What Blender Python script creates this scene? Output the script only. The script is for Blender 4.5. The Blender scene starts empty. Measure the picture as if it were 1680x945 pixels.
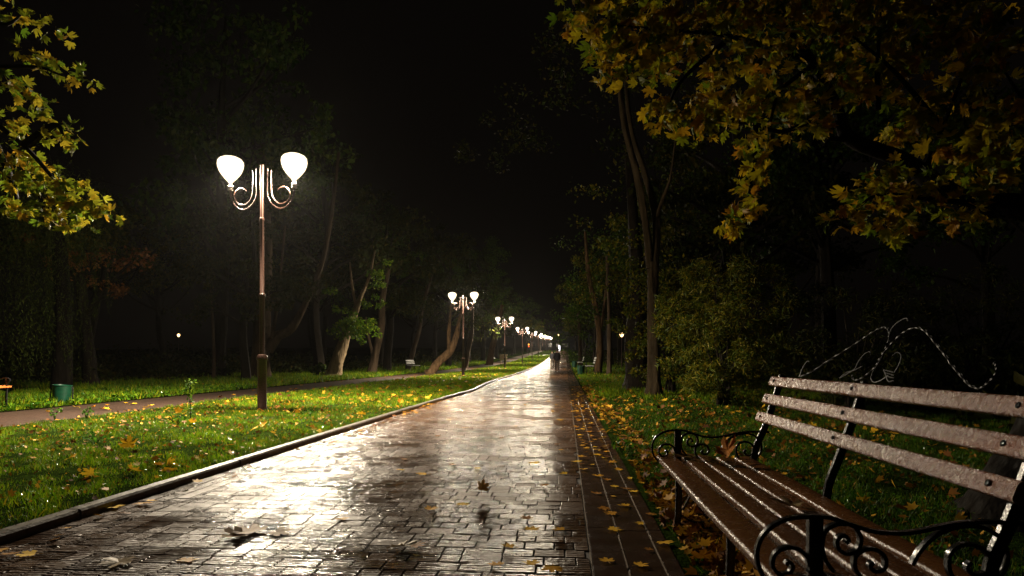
import bpy, math, random
import numpy as np
from mathutils import Vector, Matrix

SEED = 7
rng = np.random.default_rng(SEED)
random.seed(SEED)
C = bpy.context.scene.collection
R = math.radians

# ------------------------------------------------------------------ camera geometry helpers
YAW = math.atan(88 / 1050.0)
CS, SN = math.cos(YAW), math.sin(YAW)
F = 1050.0
CAMH = 1.0

def W(px, py, Z):
    """world point seen at photograph pixel (px,py) at distance Z in front of the lens"""
    xc = (px - 840) / F * Z
    return Vector((-SN * Z + CS * xc, CS * Z + SN * xc, CAMH - (py - 590) / F * Z))

def gz(y):
    """height of the ground along the avenue: level, then gently rising"""
    if y < 35: return 0.0
    if y < 110: return 0.00017 * (y - 35) ** 2
    return 0.956 + 0.0255 * (y - 110)

def gzv(y):
    y = np.asarray(y, dtype=float)
    return np.where(y < 35, 0.0, np.where(y < 110, 0.00017 * (y - 35) ** 2, 0.956 + 0.0255 * (y - 110)))

KX = [(-30, -3.06), (14, -3.05), (18, -2.96), (20.5, -2.90), (23, -3.05), (27, -3.22), (33, -3.30), (400, -3.30)]
def kerb_x(y):
    return float(np.interp(y, [k[0] for k in KX], [k[1] for k in KX]))

# ------------------------------------------------------------------ object helpers
def tag(o, label=None, cat=None, group=None, kind=None):
    if label: o['label'] = label
    if cat: o['category'] = cat
    if group: o['group'] = group
    if kind: o['kind'] = kind
    return o

def empty(name, loc=(0, 0, 0), rz=0.0):
    o = bpy.data.objects.new(name, None)
    o.empty_display_size = 0.2
    o.location = loc
    o.rotation_euler = (0, 0, rz)
    C.objects.link(o)
    return o

def link(name, me, mat=None, parent=None, smooth=False):
    if mat is not None: me.materials.append(mat)
    if smooth: me.shade_smooth()
    o = bpy.data.objects.new(name, me)
    C.objects.link(o)
    if parent is not None: o.parent = parent
    return o

def copy_tree(o, parent=None):
    kids = [k for k in bpy.data.objects if k.parent == o]
    c = o.copy(); C.objects.link(c); c.parent = parent
    for k in kids: copy_tree(k, c)
    return c

class MB:
    def __init__(s): s.v = []; s.f = []
    def add(s, vs, fs):
        n = len(s.v); s.v += [tuple(v) for v in vs]; s.f += [tuple(i + n for i in f) for f in fs]
        return s
    def box(s, x0, x1, y0, y1, z0, z1, bev=0.0, M=None):
        if bev <= 0:
            vs = [(x0,y0,z0),(x1,y0,z0),(x1,y1,z0),(x0,y1,z0),(x0,y0,z1),(x1,y0,z1),(x1,y1,z1),(x0,y1,z1)]
            fs = [(0,3,2,1),(4,5,6,7),(0,1,5,4),(1,2,6,5),(2,3,7,6),(3,0,4,7)]
        else:
            b = bev; vs = []
            for (z, ins) in ((z0, b), (z0 + b, 0), (z1 - b, 0), (z1, b)):
                X0, X1, Y0, Y1 = x0 + ins, x1 - ins, y0 + ins, y1 - ins
                c = 0 if ins else b
                vs += [(X0 + c, Y0, z), (X1 - c, Y0, z), (X1, Y0 + c, z), (X1, Y1 - c, z), (X1 - c, Y1, z), (X0 + c, Y1, z), (X0, Y1 - c, z), (X0, Y0 + c, z)]
            fs = [tuple(range(7, -1, -1)), tuple(range(24, 32))]
            for k in range(3):
                for i in range(8):
                    j = (i + 1) % 8
                    fs.append((k * 8 + i, k * 8 + j, k * 8 + 8 + j, k * 8 + 8 + i))
        if M is not None: vs = [tuple(M @ Vector(v)) for v in vs]
        return s.add(vs, fs)
    def lathe(s, prof, n=24, c=(0, 0, 0)):
        vs = []; fs = []
        for (r, z) in prof:
            for i in range(n):
                a = 2 * math.pi * i / n
                vs.append((c[0] + max(r, 1e-4) * math.cos(a), c[1] + max(r, 1e-4) * math.sin(a), c[2] + z))
        for k in range(len(prof) - 1):
            for i in range(n):
                j = (i + 1) % n
                fs.append((k*n+i, k*n+j, (k+1)*n+j, (k+1)*n+i))
        fs.append(tuple(range(n - 1, -1, -1))); fs.append(tuple(range((len(prof)-1)*n, len(prof)*n)))
        return s.add(vs, fs)
    def sweep(s, pts, rad, n=8, twist=0.0, wob=0.0, seed=0):
        """round tube; rad number or list; wob = uneven bark-like radius"""
        pts = [Vector(p) for p in pts]; m = len(pts)
        if not hasattr(rad, '__len__'): rad = [rad] * m
        r_ = random.Random(seed)
        vs = []; fs = []
        t0 = (pts[1] - pts[0]).normalized()
        up = Vector((0, 0, 1)) if abs(t0.z) < 0.9 else Vector((1, 0, 0))
        nrm = t0.cross(up).normalized()
        ph = [r_.uniform(0, 6.28) for _ in range(4)]
        for k in range(m):
            t = (pts[min(k + 1, m - 1)] - pts[max(k - 1, 0)]).normalized()
            nrm = (nrm - t * nrm.dot(t)).normalized()
            bn = t.cross(nrm)
            for i in range(n):
                a = 2 * math.pi * i / n + twist * k
                w = 1 + wob * (math.sin(3 * a + ph[0] + k * .21) * .5 + math.sin(5 * a + ph[1] - k * .13) * .35 + math.sin(2 * a + ph[2] + k * .5) * .4 + r_.uniform(-.3, .3))
                vs.append(pts[k] + (nrm * math.cos(a) + bn * math.sin(a)) * rad[k] * w)
        for k in range(m - 1):
            for i in range(n):
                j = (i + 1) % n
                fs.append((k*n+i, k*n+j, (k+1)*n+j, (k+1)*n+i))
        fs.append(tuple(range(n - 1, -1, -1))); fs.append(tuple(range((m-1)*n, m*n)))
        return s.add(vs, fs)
    def ribbon(s, pts, th, wd):
        """flat bar following a curve that lies in an x-z plane; wd along y"""
        m = len(pts); vs = []; fs = []
        pts = [Vector(p) for p in pts]
        for k in range(m):
            t = (pts[min(k + 1, m - 1)] - pts[max(k - 1, 0)]).normalized()
            nn = Vector((-t.z, 0, t.x)); 
            if nn.length < 1e-5: nn = Vector((1, 0, 0))
            nn.normalize(); y = Vector((0, 1, 0))
            b = .22
            for (a, c) in ((-1, -1+b), (-1+b*2, -1), (1-b*2, -1), (1, -1+b), (1, 1-b), (1-b*2, 1), (-1+b*2, 1), (-1, 1-b)):
                vs.append(pts[k] + nn * a * th / 2 + y * c * wd / 2)
        for k in range(m - 1):
            for i in range(8):
                j = (i + 1) % 8
                fs.append((k*8+i, k*8+j, (k+1)*8+j, (k+1)*8+i))
        fs.append(tuple(range(7, -1, -1))); fs.append(tuple(range((m-1)*8, m*8)))
        return s.add(vs, fs)
    def mesh(s, name):
        me = bpy.data.meshes.new(name); me.from_pydata(s.v, [], s.f); me.update()
        return me
    def build(s, name, mat=None, parent=None, smooth=False):
        me = s.mesh(name)
        o = link(name, me, mat, parent)
        import bmesh
        bm = bmesh.new(); bm.from_mesh(me); bmesh.ops.recalc_face_normals(bm, faces=bm.faces); bm.to_mesh(me); bm.free()
        if not smooth: me.shade_flat()
        if smooth:
            me.shade_smooth()
            try: me.set_sharp_from_angle(angle=R(40))
            except Exception: pass
        return o

def cr(pts, sub=6):
    """Catmull-Rom through points"""
    P = [Vector(p) for p in pts]
    P = [P[0] * 2 - P[1]] + P + [P[-1] * 2 - P[-2]]
    out = []
    for i in range(1, len(P) - 2):
        for k in range(sub):
            t = k / sub
            out.append(0.5 * ((2 * P[i]) + (P[i+1] - P[i-1]) * t + (2*P[i-1] - 5*P[i] + 4*P[i+1] - P[i+2]) * t*t + (3*P[i] - P[i-1] - 3*P[i+1] + P[i+2]) * t*t*t))
    out.append(P[-2])
    return out

def crr(r, m):
    """resample radii to m"""
    x = np.linspace(0, len(r) - 1, m)
    return list(np.interp(x, range(len(r)), r))

def npmesh(name, V, K, tmpl_faces):
    """V: (N,K,3) array of template copies; tmpl_faces: list of faces in template"""
    N = V.shape[0]
    me = bpy.data.meshes.new(name)
    me.vertices.add(N * K)
    me.vertices.foreach_set('co', np.ascontiguousarray(V, dtype=np.float32).ravel())
    L = sum(len(f) for f in tmpl_faces); nf = len(tmpl_faces)
    idx = np.concatenate([np.array(f) for f in tmpl_faces])
    allidx = (idx[None, :] + (np.arange(N) * K)[:, None]).ravel()
    starts = np.cumsum([0] + [len(f) for f in tmpl_faces])[:-1]
    alls = (starts[None, :] + (np.arange(N) * L)[:, None]).ravel()
    me.loops.add(N * L); me.loops.foreach_set('vertex_index', allidx.astype(np.int32))
    me.polygons.add(N * nf); me.polygons.foreach_set('loop_start', alls.astype(np.int32))
    me.update(calc_edges=True)
    return me

def frames(N, nz_bias=0.0, down=0.0):
    """random rotation frames (N,3,3) rows: side, tip direction, normal"""
    n = rng.normal(size=(N, 3)); n[:, 2] += nz_bias
    n /= np.linalg.norm(n, axis=1)[:, None]
    t = rng.normal(size=(N, 3)); t[:, 2] -= down
    t -= n * (t * n).sum(1)[:, None]; t /= np.linalg.norm(t, axis=1)[:, None] + 1e-9
    s = np.cross(t, n)
    return np.stack([s, t, n], axis=1)

def scatter(P, size, tmpl, Fr):
    if isinstance(tmpl, np.ndarray) and tmpl.ndim == 3:      # several shapes of one leaf: pick one each
        T = tmpl[rng.integers(0, len(tmpl), len(P))]
        return P[:, None, :] + size[:, None, None] * np.einsum('nkj,njl->nkl', T, Fr)
    T = np.array(tmpl)                                       # K,3
    return P[:, None, :] + size[:, None, None] * np.einsum('kj,njl->nkl', T, Fr)

# leaf templates (side, along, normal)
half = [(0,1),(.06,.86),(.16,.84),(.12,.68),(.15,.56),(.28,.64),(.32,.74),(.38,.68),(.52,.72),(.46,.58),(.50,.48),(.36,.40),(.32,.33),(.44,.32),(.56,.26),(.42,.16),(.36,.06),(.18,.10),(.03,.12)]
outl = half + [(-x, y) for (x, y) in half[:0:-1]]
def maple_tmpl(curl=.25, fold=.15, seed=0, petiole=True):
    r_ = random.Random(seed)
    def z(x, y): return curl * ((y - .4) ** 2 + x * x * 1.2) + fold * abs(x) * .6 + .03 * math.sin(9 * x + seed) + .03 * math.sin(8 * y + 2 * seed)
    jx = [(x * (1 + r_.uniform(-.12, .12)), .38 + (y - .38) * (1 + r_.uniform(-.1, .1))) for (x, y) in outl]
    vs = [(0, .38, z(0, .38) - .02)] + [(x, y, z(x, y)) for (x, y) in jx]
    n = len(jx)
    fs = [(0, 1 + i, 1 + (i + 1) % n) for i in range(n)]
    if petiole:
        k = len(vs)
        vs += [(-.012, .14, .0), (.012, .14, .0), (.03, -.25, -.08 + .1 * r_.random()), (.012, -.27, -.1)]
        fs += [(k, k + 1, k + 2, k + 3)]
    return vs, fs
LEAF6 = ([(0,0,0),(.22,.3,.05),(.2,.65,.04),(0,1,-.05),(-.2,.65,.04),(-.22,.3,.05),(0,.5,-.03)], [(0,1,6),(1,2,6),(2,3,6),(3,4,6),(4,5,6),(5,0,6)])
LEAF4 = ([(0,0,0),(.28,.45,.07),(0,1,-.04),(-.28,.45,.07)], [(0,1,2),(0,2,3)])
NARROW = ([(0,0,0),(.09,.4,.03),(0,1,-.08),(-.09,.4,.03)], [(0,1,2),(0,2,3)])

# ------------------------------------------------------------------ materials
def nt(name):
    m = bpy.data.materials.new(name); m.use_nodes = True
    n = m.node_tree; n.nodes.clear()
    out = n.nodes.new('ShaderNodeOutputMaterial'); b = n.nodes.new('ShaderNodeBsdfPrincipled')
    n.links.new(b.outputs[0], out.inputs[0])
    return m, n, b, out

def ramp(n, src, stops, interp='LINEAR'):
    r = n.nodes.new('ShaderNodeValToRGB'); r.color_ramp.interpolation = interp
    e = r.color_ramp.elements
    while len(e) < len(stops): e.new(.5)
    for i, (p, c) in enumerate(stops):
        e[i].position = p; e[i].color = (c[0], c[1], c[2], 1)
    n.links.new(src, r.inputs[0]); return r.outputs[0]

def noise(n, scale, detail=3, rough=.5, coord='Object', vec=None, stretch=None, dist=0):
    t = n.nodes.new('ShaderNodeTexNoise'); t.inputs['Scale'].default_value = scale
    t.inputs['Detail'].default_value = detail; t.inputs['Roughness'].default_value = rough
    t.inputs['Distortion'].default_value = dist
    if vec is None:
        c = n.nodes.new('ShaderNodeTexCoord'); vec = c.outputs[coord]
    if stretch:
        mp = n.nodes.new('ShaderNodeMapping'); mp.inputs['Scale'].default_value = stretch
        n.links.new(vec, mp.inputs[0]); vec = mp.outputs[0]
    n.links.new(vec, t.inputs['Vector']); return t.outputs['Fac']

def bump(n, b, src, strength, dist, prev=None):
    bp = n.nodes.new('ShaderNodeBump'); bp.inputs['Strength'].default_value = strength; bp.inputs['Distance'].default_value = dist
    n.links.new(src, bp.inputs['Height'])
    if prev: n.links.new(prev, bp.inputs['Normal'])
    n.links.new(bp.outputs[0], b.inputs['Normal']); return bp.outputs[0]

def maprange(n, src, a, b_, c, d):
    m = n.nodes.new('ShaderNodeMapRange'); n.links.new(src, m.inputs[0])
    for i, v in zip((1, 2, 3, 4), (a, b_, c, d)): m.inputs[i].default_value = v
    return m.outputs[0]

def math_(n, op, a, b_=None):
    m = n.nodes.new('ShaderNodeMath'); m.operation = op
    for i, v in enumerate((a, b_)):
        if v is None: continue
        if isinstance(v, (int, float)): m.inputs[i].default_value = v
        else: n.links.new(v, m.inputs[i])
    return m.outputs[0]

def leaf_mat(name, stops, rough=.38, trans=.35, obj=False, spec=.5, patch=False):
    m, n, b, out = nt(name)
    if obj:
        g = n.nodes.new('ShaderNodeObjectInfo'); src = g.outputs['Random']
    else:
        g = n.nodes.new('ShaderNodeNewGeometry'); src = g.outputs['Random Per Island']
    col = ramp(n, src, stops)
    nz = noise(n, 30 if obj else 9, 2)
    mix = n.nodes.new('ShaderNodeMix'); mix.data_type = 'RGBA'; mix.blend_type = 'MULTIPLY'
    mix.inputs[0].default_value = .7
    n.links.new(col, mix.inputs[6]); n.links.new(ramp(n, nz, [(.3, (.55,.5,.45)), (.65, (1.1,1.1,1.1))]), mix.inputs[7])
    if patch:
        m2 = n.nodes.new('ShaderNodeMix'); m2.data_type = 'RGBA'; m2.blend_type = 'MULTIPLY'; m2.inputs[0].default_value = 1.0
        n.links.new(mix.outputs[2], m2.inputs[6])
        n.links.new(ramp(n, noise(n, 1.5, 4, .65, dist=.6), [(.36, (.36,.30,.30)), (.52, (.85,.85,.8)), (.68, (1.25,1.15,1))]), m2.inputs[7]); mix = m2
    n.links.new(mix.outputs[2], b.inputs['Base Color'])
    b.inputs['Roughness'].default_value = rough
    b.inputs['Specular IOR Level'].default_value = spec
    if trans > 0:
        tr = n.nodes.new('ShaderNodeBsdfTranslucent'); n.links.new(mix.outputs[2], tr.inputs[0])
        ms = n.nodes.new('ShaderNodeMixShader'); ms.inputs[0].default_value = trans
        n.links.new(b.outputs[0], ms.inputs[1]); n.links.new(tr.outputs[0], ms.inputs[2]); n.links.new(ms.outputs[0], out.inputs[0])
    return m

def simple(name, col, rough=.5, metal=0.0, nscale=8, var=.35, bstr=.2, bdist=.004, coat=0, bscale=None, stretch=None, spec=.5):
    m, n, b, out = nt(name)
    nz = noise(n, nscale, 4, .6, stretch=stretch)
    lo = [c * (1 - var) for c in col]; hi = [min(1, c * (1 + var)) for c in col]
    n.links.new(ramp(n, nz, [(.3, lo), (.7, hi)]), b.inputs['Base Color'])
    n.links.new(maprange(n, noise(n, nscale * 2.3, 3), .3, .7, rough * .75, min(1, rough * 1.3)), b.inputs['Roughness'])
    b.inputs['Metallic'].default_value = metal; b.inputs['Specular IOR Level'].default_value = spec
    b.inputs['Coat Weight'].default_value = coat; b.inputs['Coat Roughness'].default_value = .12
    if bstr: bump(n, b, noise(n, bscale or nscale * 6, 3, stretch=stretch), bstr, bdist)
    return m

def emis(name, col, s):
    m, n, b, out = nt(name)
    n.nodes.remove(b)
    e = n.nodes.new('ShaderNodeEmission'); e.inputs[0].default_value = (*col, 1); e.inputs[1].default_value = s
    n.links.new(e.outputs[0], out.inputs[0]); return m

# wet pavers -------------------------------------------------------
def paver_mat(name, waves=True, plain=False):
    m, n, b, out = nt(name)
    tc = n.nodes.new('ShaderNodeTexCoord'); geo = n.nodes.new('ShaderNodeNewGeometry')
    rnd = geo.outputs['Random Per Island']
    base = ramp(n, rnd, [(0, (.032,.016,.008)), (.5, (.052,.026,.013)), (1, (.075,.04,.02))])
    n.links.new(base, b.inputs['Base Color'])
    big = noise(n, .9, 4, .6, stretch=(1, 1.6, 1))
    fine = noise(n, 34, 3, .65)
    r1 = maprange(n, big, .38, .62, .12, .32)
    r2 = math_(n, 'ADD', r1, maprange(n, fine, .3, .7, -.04, .08))
    n.links.new(r2, b.inputs['Roughness'])
    r2 = math_(n, 'ADD', r2, maprange(n, rnd, 0, 1, -.04, .06)); n.links.new(r2, b.inputs['Roughness'])
    b.inputs['Specular IOR Level'].default_value = .5
    if waves:
        sep = n.nodes.new('ShaderNodeSeparateXYZ'); n.links.new(tc.outputs['Object'], sep.inputs[0])
        y = sep.outputs[1]
        d1 = noise(n, 4.5, 2, .5, stretch=(1, 2.2, 1))
        d2 = noise(n, 19, 2, .5, stretch=(1, 1.5, 1))
        ph = math_(n, 'ADD', math_(n, 'MULTIPLY', y, 225.0), math_(n, 'MULTIPLY', rnd, 40.0))
        ph = math_(n, 'ADD', ph, math_(n, 'MULTIPLY', d1, 12.0))
        ph = math_(n, 'ADD', ph, math_(n, 'MULTIPLY', d2, 5.0))
        w = math_(n, 'SINE', ph)
        amp = math_(n, 'MULTIPLY', w, maprange(n, noise(n, 2.3, 2), .35, .65, .25, 1.0))
        p1 = bump(n, b, amp, 1.0, .0045)
        bump(n, b, fine, .3, .0015, p1)
    else:
        bump(n, b, fine, .35, .003)
    return m

M = {}
M['paver'] = paver_mat('wet_brick_paver')
M['paver_far'] = paver_mat('wet_brick_paver_border', waves=False)
M['slab'] = simple('wet_dark_slab', (.026,.013,.008), .24, nscale=3, var=.3, bstr=.25, bdist=.001, bscale=60)
M['joint'] = simple('path_bedding_sand', (.03,.024,.018), .7, nscale=20, var=.4, bstr=.5)
M['strip_joint'] = simple('pale_mortar', (.12,.085,.055), .6, nscale=40, var=.5, bstr=.6, bscale=120)
M['kerb'] = simple('wet_concrete_kerb', (.10,.088,.072), .34, nscale=9, var=.4, bstr=.5, bdist=.003, bscale=80)
M['asphalt'] = simple('brown_wet_path', (.034,.018,.011), .5, nscale=5, var=.3, bstr=.5, bdist=.004, bscale=50)
M['soil'] = simple('dark_soil_turf', (.020,.022,.008), .9, nscale=3, var=.5, bstr=.8, bdist=.03, bscale=14, spec=.0)
M['turf'] = simple('turf_base', (.010,.018,.003), .85, nscale=4, var=.5, bstr=.9, bdist=.03, bscale=30, spec=.0)
M['pale_path'] = simple('pale_crossing_path', (.22,.2,.17), .5, nscale=2, var=.2)
M['bark'] = simple('grey_brown_bark', (.070,.048,.030), .85, nscale=5, var=.5, bstr=1.0, bdist=.05, bscale=9, stretch=(1, 1, .22), spec=.15)
M['bark_mid'] = simple('dim_brown_bark', (.036,.025,.013), .85, nscale=5, var=.5, bstr=1.0, bdist=.05, bscale=9, stretch=(1, 1, .22), spec=.1)
M['bark_dark'] = simple('dark_wet_bark', (.016,.012,.008), .75, nscale=6, var=.5, bstr=1.0, bdist=.04, bscale=10, stretch=(1, 1, .2), spec=.12)
M['bark_warm'] = simple('orange_brown_bark', (.105,.062,.030), .85, nscale=7, var=.6, bstr=1.0, bdist=.06, bscale=9, stretch=(1, 1, .25), spec=.15)
M['bark_shaded'] = simple('shaded_wet_bark', (.007,.0055,.004), .8, nscale=6, var=.5, bstr=1.0, bdist=.04, bscale=10, stretch=(1, 1, .2), spec=.06)  # wet bark blackened: shade on maple and willow trunks put into the colour
M['lamp_paint'] = simple('brown_lamp_paint', (.042,.021,.015), .32, metal=.1, nscale=30, var=.2, bstr=.15, bdist=.001)
M['iron'] = simple('wet_black_iron', (.012,.012,.013), .22, metal=.2, nscale=30, var=.4, bstr=.5, bdist=.0015, bscale=140)
def globe_mat():
    m, n, b, out = nt('frosted_lamp_glass'); n.nodes.remove(b)
    e = n.nodes.new('ShaderNodeEmission'); e.inputs[0].default_value = (1.0, .82, .55, 1); e.inputs[1].default_value = 1.5 / .4
    t = n.nodes.new('ShaderNodeBsdfTransparent'); mx = n.nodes.new('ShaderNodeMixShader'); mx.inputs[0].default_value = .4
    n.links.new(t.outputs[0], mx.inputs[1]); n.links.new(e.outputs[0], mx.inputs[2]); n.links.new(mx.outputs[0], out.inputs[0]); return m
GLOBE_E = 160; SPOT_W = 9500; FAR_E = 5
M['globe'] = globe_mat()
M['bulb'] = emis('lamp_bulb', (1.0, .85, .62), GLOBE_E * 26)
M['far_globe'] = emis('warm_far_lamp_glow', (1.0, .62, .25), FAR_E)
M['wire'] = simple('wet_iron_wire', (.010,.010,.010), .48, metal=.0, nscale=60, var=.5, bstr=.6, bdist=.001, bscale=200, spec=.35)
M['globe_cap'] = simple('lamp_collar', (.5,.45,.4), .35, metal=.6)
M['bin_green'] = simple('green_bin_paint', (.002,.030,.015), .35, nscale=12, var=.3, bstr=.2)
M['bench_white'] = simple('pale_bench_slats', (.42,.42,.38), .4, nscale=12, var=.2)
M['bench_orange'] = simple('orange_bench_slats', (.42,.13,.03), .35, nscale=12, var=.3)
M['grass'] = leaf_mat('grass_blades', [(0,(.04,.12,.004)), (.35,(.10,.23,.006)), (.7,(.18,.30,.008)), (.93,(.28,.30,.012)), (1,(.36,.24,.02))], rough=.5, trans=.35, spec=.12, patch=True)
M['grass_shade'] = leaf_mat('shaded_grass_blades', [(0,(.02,.075,.004)), (.5,(.055,.15,.006)), (.85,(.12,.20,.008)), (1,(.26,.19,.02))], rough=.5, trans=.35, spec=.12, patch=True)  # darker copy of the grass, shade around the bench put into its colour
M['weeds'] = leaf_mat('broad_weeds', [(0,(.02,.08,.006)), (.5,(.05,.15,.01)), (1,(.11,.20,.012))], rough=.15, trans=.3, spec=.5)
M['litter'] = leaf_mat('leaf_litter', [(0,(.06,.022,.007)), (.3,(.16,.06,.01)), (.6,(.32,.15,.014)), (1,(.60,.34,.03))], rough=.6, trans=.15, spec=.08)
M['leaf_fallen'] = leaf_mat('fallen_maple_leaf', [(0,(.20,.08,.012)), (.25,(.42,.18,.012)), (.6,(.62,.33,.015)), (1,(.75,.48,.03))], rough=.55, trans=.15, obj=True, spec=.1)
M['leaf_brown'] = leaf_mat('brown_dead_leaf', [(0,(.22,.12,.03)), (1,(.36,.2,.05))], rough=.6, trans=.1, obj=True, spec=.12)
M['leaf_pale'] = leaf_mat('pale_dead_leaf', [(0,(.22,.15,.07)), (1,(.3,.22,.1))], rough=.55, trans=.1, obj=True, spec=.2)
M['leaf_orange'] = leaf_mat('orange_maple_leaf', [(0,(.55,.20,.02)), (1,(.62,.24,.02))], rough=.7, trans=.3, obj=True, spec=.08)
M['leaf_gold'] = leaf_mat('gold_maple_leaf', [(0,(.62,.36,.015)), (1,(.66,.38,.02))], rough=.4, trans=.2, obj=True)
M['maple_autumn'] = leaf_mat('autumn_maple_foliage', [(0,(.10,.20,.010)), (.3,(.34,.36,.014)), (.5,(.56,.45,.016)), (.85,(.66,.43,.018)), (1,(.50,.22,.014))], rough=.5, trans=.45, spec=.2)
M['maple_yellow'] = leaf_mat('yellow_green_maple_foliage', [(0,(.15,.30,.02)), (.4,(.38,.45,.03)), (.8,(.68,.56,.04)), (1,(.7,.40,.03))], rough=.45, trans=.45, spec=.25)
M['fol_green'] = leaf_mat('green_foliage', [(0,(.025,.065,.005)), (.5,(.05,.11,.008)), (1,(.11,.15,.012))], rough=.5, trans=.4, spec=.2)
M['fol_lit'] = leaf_mat('lit_green_foliage', [(0,(.04,.11,.006)), (.5,(.10,.20,.010)), (1,(.22,.28,.016))], rough=.5, trans=.45, spec=.2)  # lighter green leaves: lamplight on this crown put into the leaf colour
M['bark_lit'] = simple('pale_lit_bark', (.17,.125,.075), .85, nscale=5, var=.6, bstr=1.0, bdist=.06, bscale=9, stretch=(1, 1, .22), spec=.1)  # lightened bark copy, lamplight on the trunk put into its colour
M['fol_dark'] = leaf_mat('dark_foliage', [(0,(.016,.028,.004)), (.6,(.032,.042,.006)), (1,(.065,.052,.008))], rough=.6, trans=.35, spec=.12)
M['fol_olive'] = leaf_mat('olive_shrub_foliage', [(0,(.04,.075,.005)), (.5,(.10,.125,.008)), (1,(.26,.20,.012))], rough=.5, trans=.4, spec=.2)
M['fol_red'] = leaf_mat('rusty_foliage', [(0,(.24,.10,.02)), (1,(.42,.17,.03))], rough=.5, trans=.4)
M['willow'] = leaf_mat('willow_foliage', [(0,(.025,.045,.006)), (1,(.06,.075,.01))], rough=.6, trans=.4, spec=.12)
M['fol_edge'] = M['fol_green']

def bench_mat(name, col, bst=1.0, rough=.28, coat=0.0):
    m, n, b, out = nt(name)
    g = noise(n, 7, 5, .6, stretch=(1, .10, 1), dist=.4)
    n.links.new(ramp(n, g, [(.3, [c * .55 for c in col]), (.7, [c * 1.25 for c in col])]), b.inputs['Base Color'])
    drop = n.nodes.new('ShaderNodeTexVoronoi'); drop.inputs['Scale'].default_value = 170
    tc = n.nodes.new('ShaderNodeTexCoord'); n.links.new(tc.outputs['Object'], drop.inputs['Vector'])
    h = ramp(n, drop.outputs['Distance'], [(0, (1,1,1)), (.45, (.25,.25,.25)), (1, (0,0,0))])
    n.links.new(maprange(n, noise(n, 45, 3), .3, .7, rough * .7, rough * 1.5), b.inputs['Roughness'])
    b.inputs['Specular IOR Level'].default_value = .6 if bst < .9 else 1.0
    b.inputs['Coat Weight'].default_value = coat; b.inputs['Coat Roughness'].default_value = .24
    p = bump(n, b, h, .6 * bst, .0030)
    p = bump(n, b, noise(n, 66, 5, .8, stretch=(1, .6, 1.2)), .95 * bst, .0085, p)
    p = bump(n, b, noise(n, 14, 2, .6, stretch=(1, .5, 1)), .3 * bst, .008, p)
    n.links.new(p, b.inputs['Coat Normal'])
    return m
M['bench_wood'] = bench_mat('wet_brown_bench_wood', (.27,.068,.020), 1.0, .25, .8)
M['bench_seat'] = bench_mat('wet_brown_seat_wood', (.11,.042,.012), .35, .22)

# ------------------------------------------------------------------ ground and paths
def strip(name, xl, xr, y0, y1, dz, mat, label=None, nx=2, step=2.0, kind='structure', wob=0, hx=None):
    ys = [y0]
    while ys[-1] < y1: ys.append(min(y1, ys[-1] + (step if ys[-1] < 130 else 8)))
    mb = MB(); vs = []
    for y in ys:
        a = xl(y) if callable(xl) else xl; b_ = xr(y) if callable(xr) else xr
        for i in range(nx):
            t = i / (nx - 1)
            x = a + (b_ - a) * t
            vs.append((x, y, gz(y) + dz + (wob * (math.sin(x * 1.9 + y * .8) + math.sin(y * 1.3 - x * .7)) if 0 < i < nx - 1 else 0)))
    fs = [(j*nx+i, j*nx+i+1, (j+1)*nx+i+1, (j+1)*nx+i) for j in range(len(ys)-1) for i in range(nx-1)]
    mb.add(vs, fs)
    o = link(name, mb.mesh(name), mat); o['kind'] = kind
    return o

strip('ground', -260, 260, -40, 460, -.09, M['soil'], nx=3)
strip('lawn', -8.15, lambda y: kerb_x(y) - .09, -15, 150, .022, M['turf'], nx=7, wob=.008)
strip('lawn', -60, -10.65, -15, 330, .015, M['turf'], nx=14, wob=.02)
strip('lawn', .56, 60, -15, 330, -.004, M['turf'], nx=16, wob=.012)
strip('lawn', -8.15, lambda y: kerb_x(y) - .09, 154, 330, .022, M['turf'], nx=4)
strip('path', -10.65, -8.15, -15, 330, -.002, M['asphalt'], nx=3)
strip('path', -10.0, .9, 150, 154, .004 + 0.03, M['pale_path'], nx=3)
strip('path_bedding', lambda y: kerb_x(y) - .02, .56, -15, 330, -.0085, M['joint'], nx=2)

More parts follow.
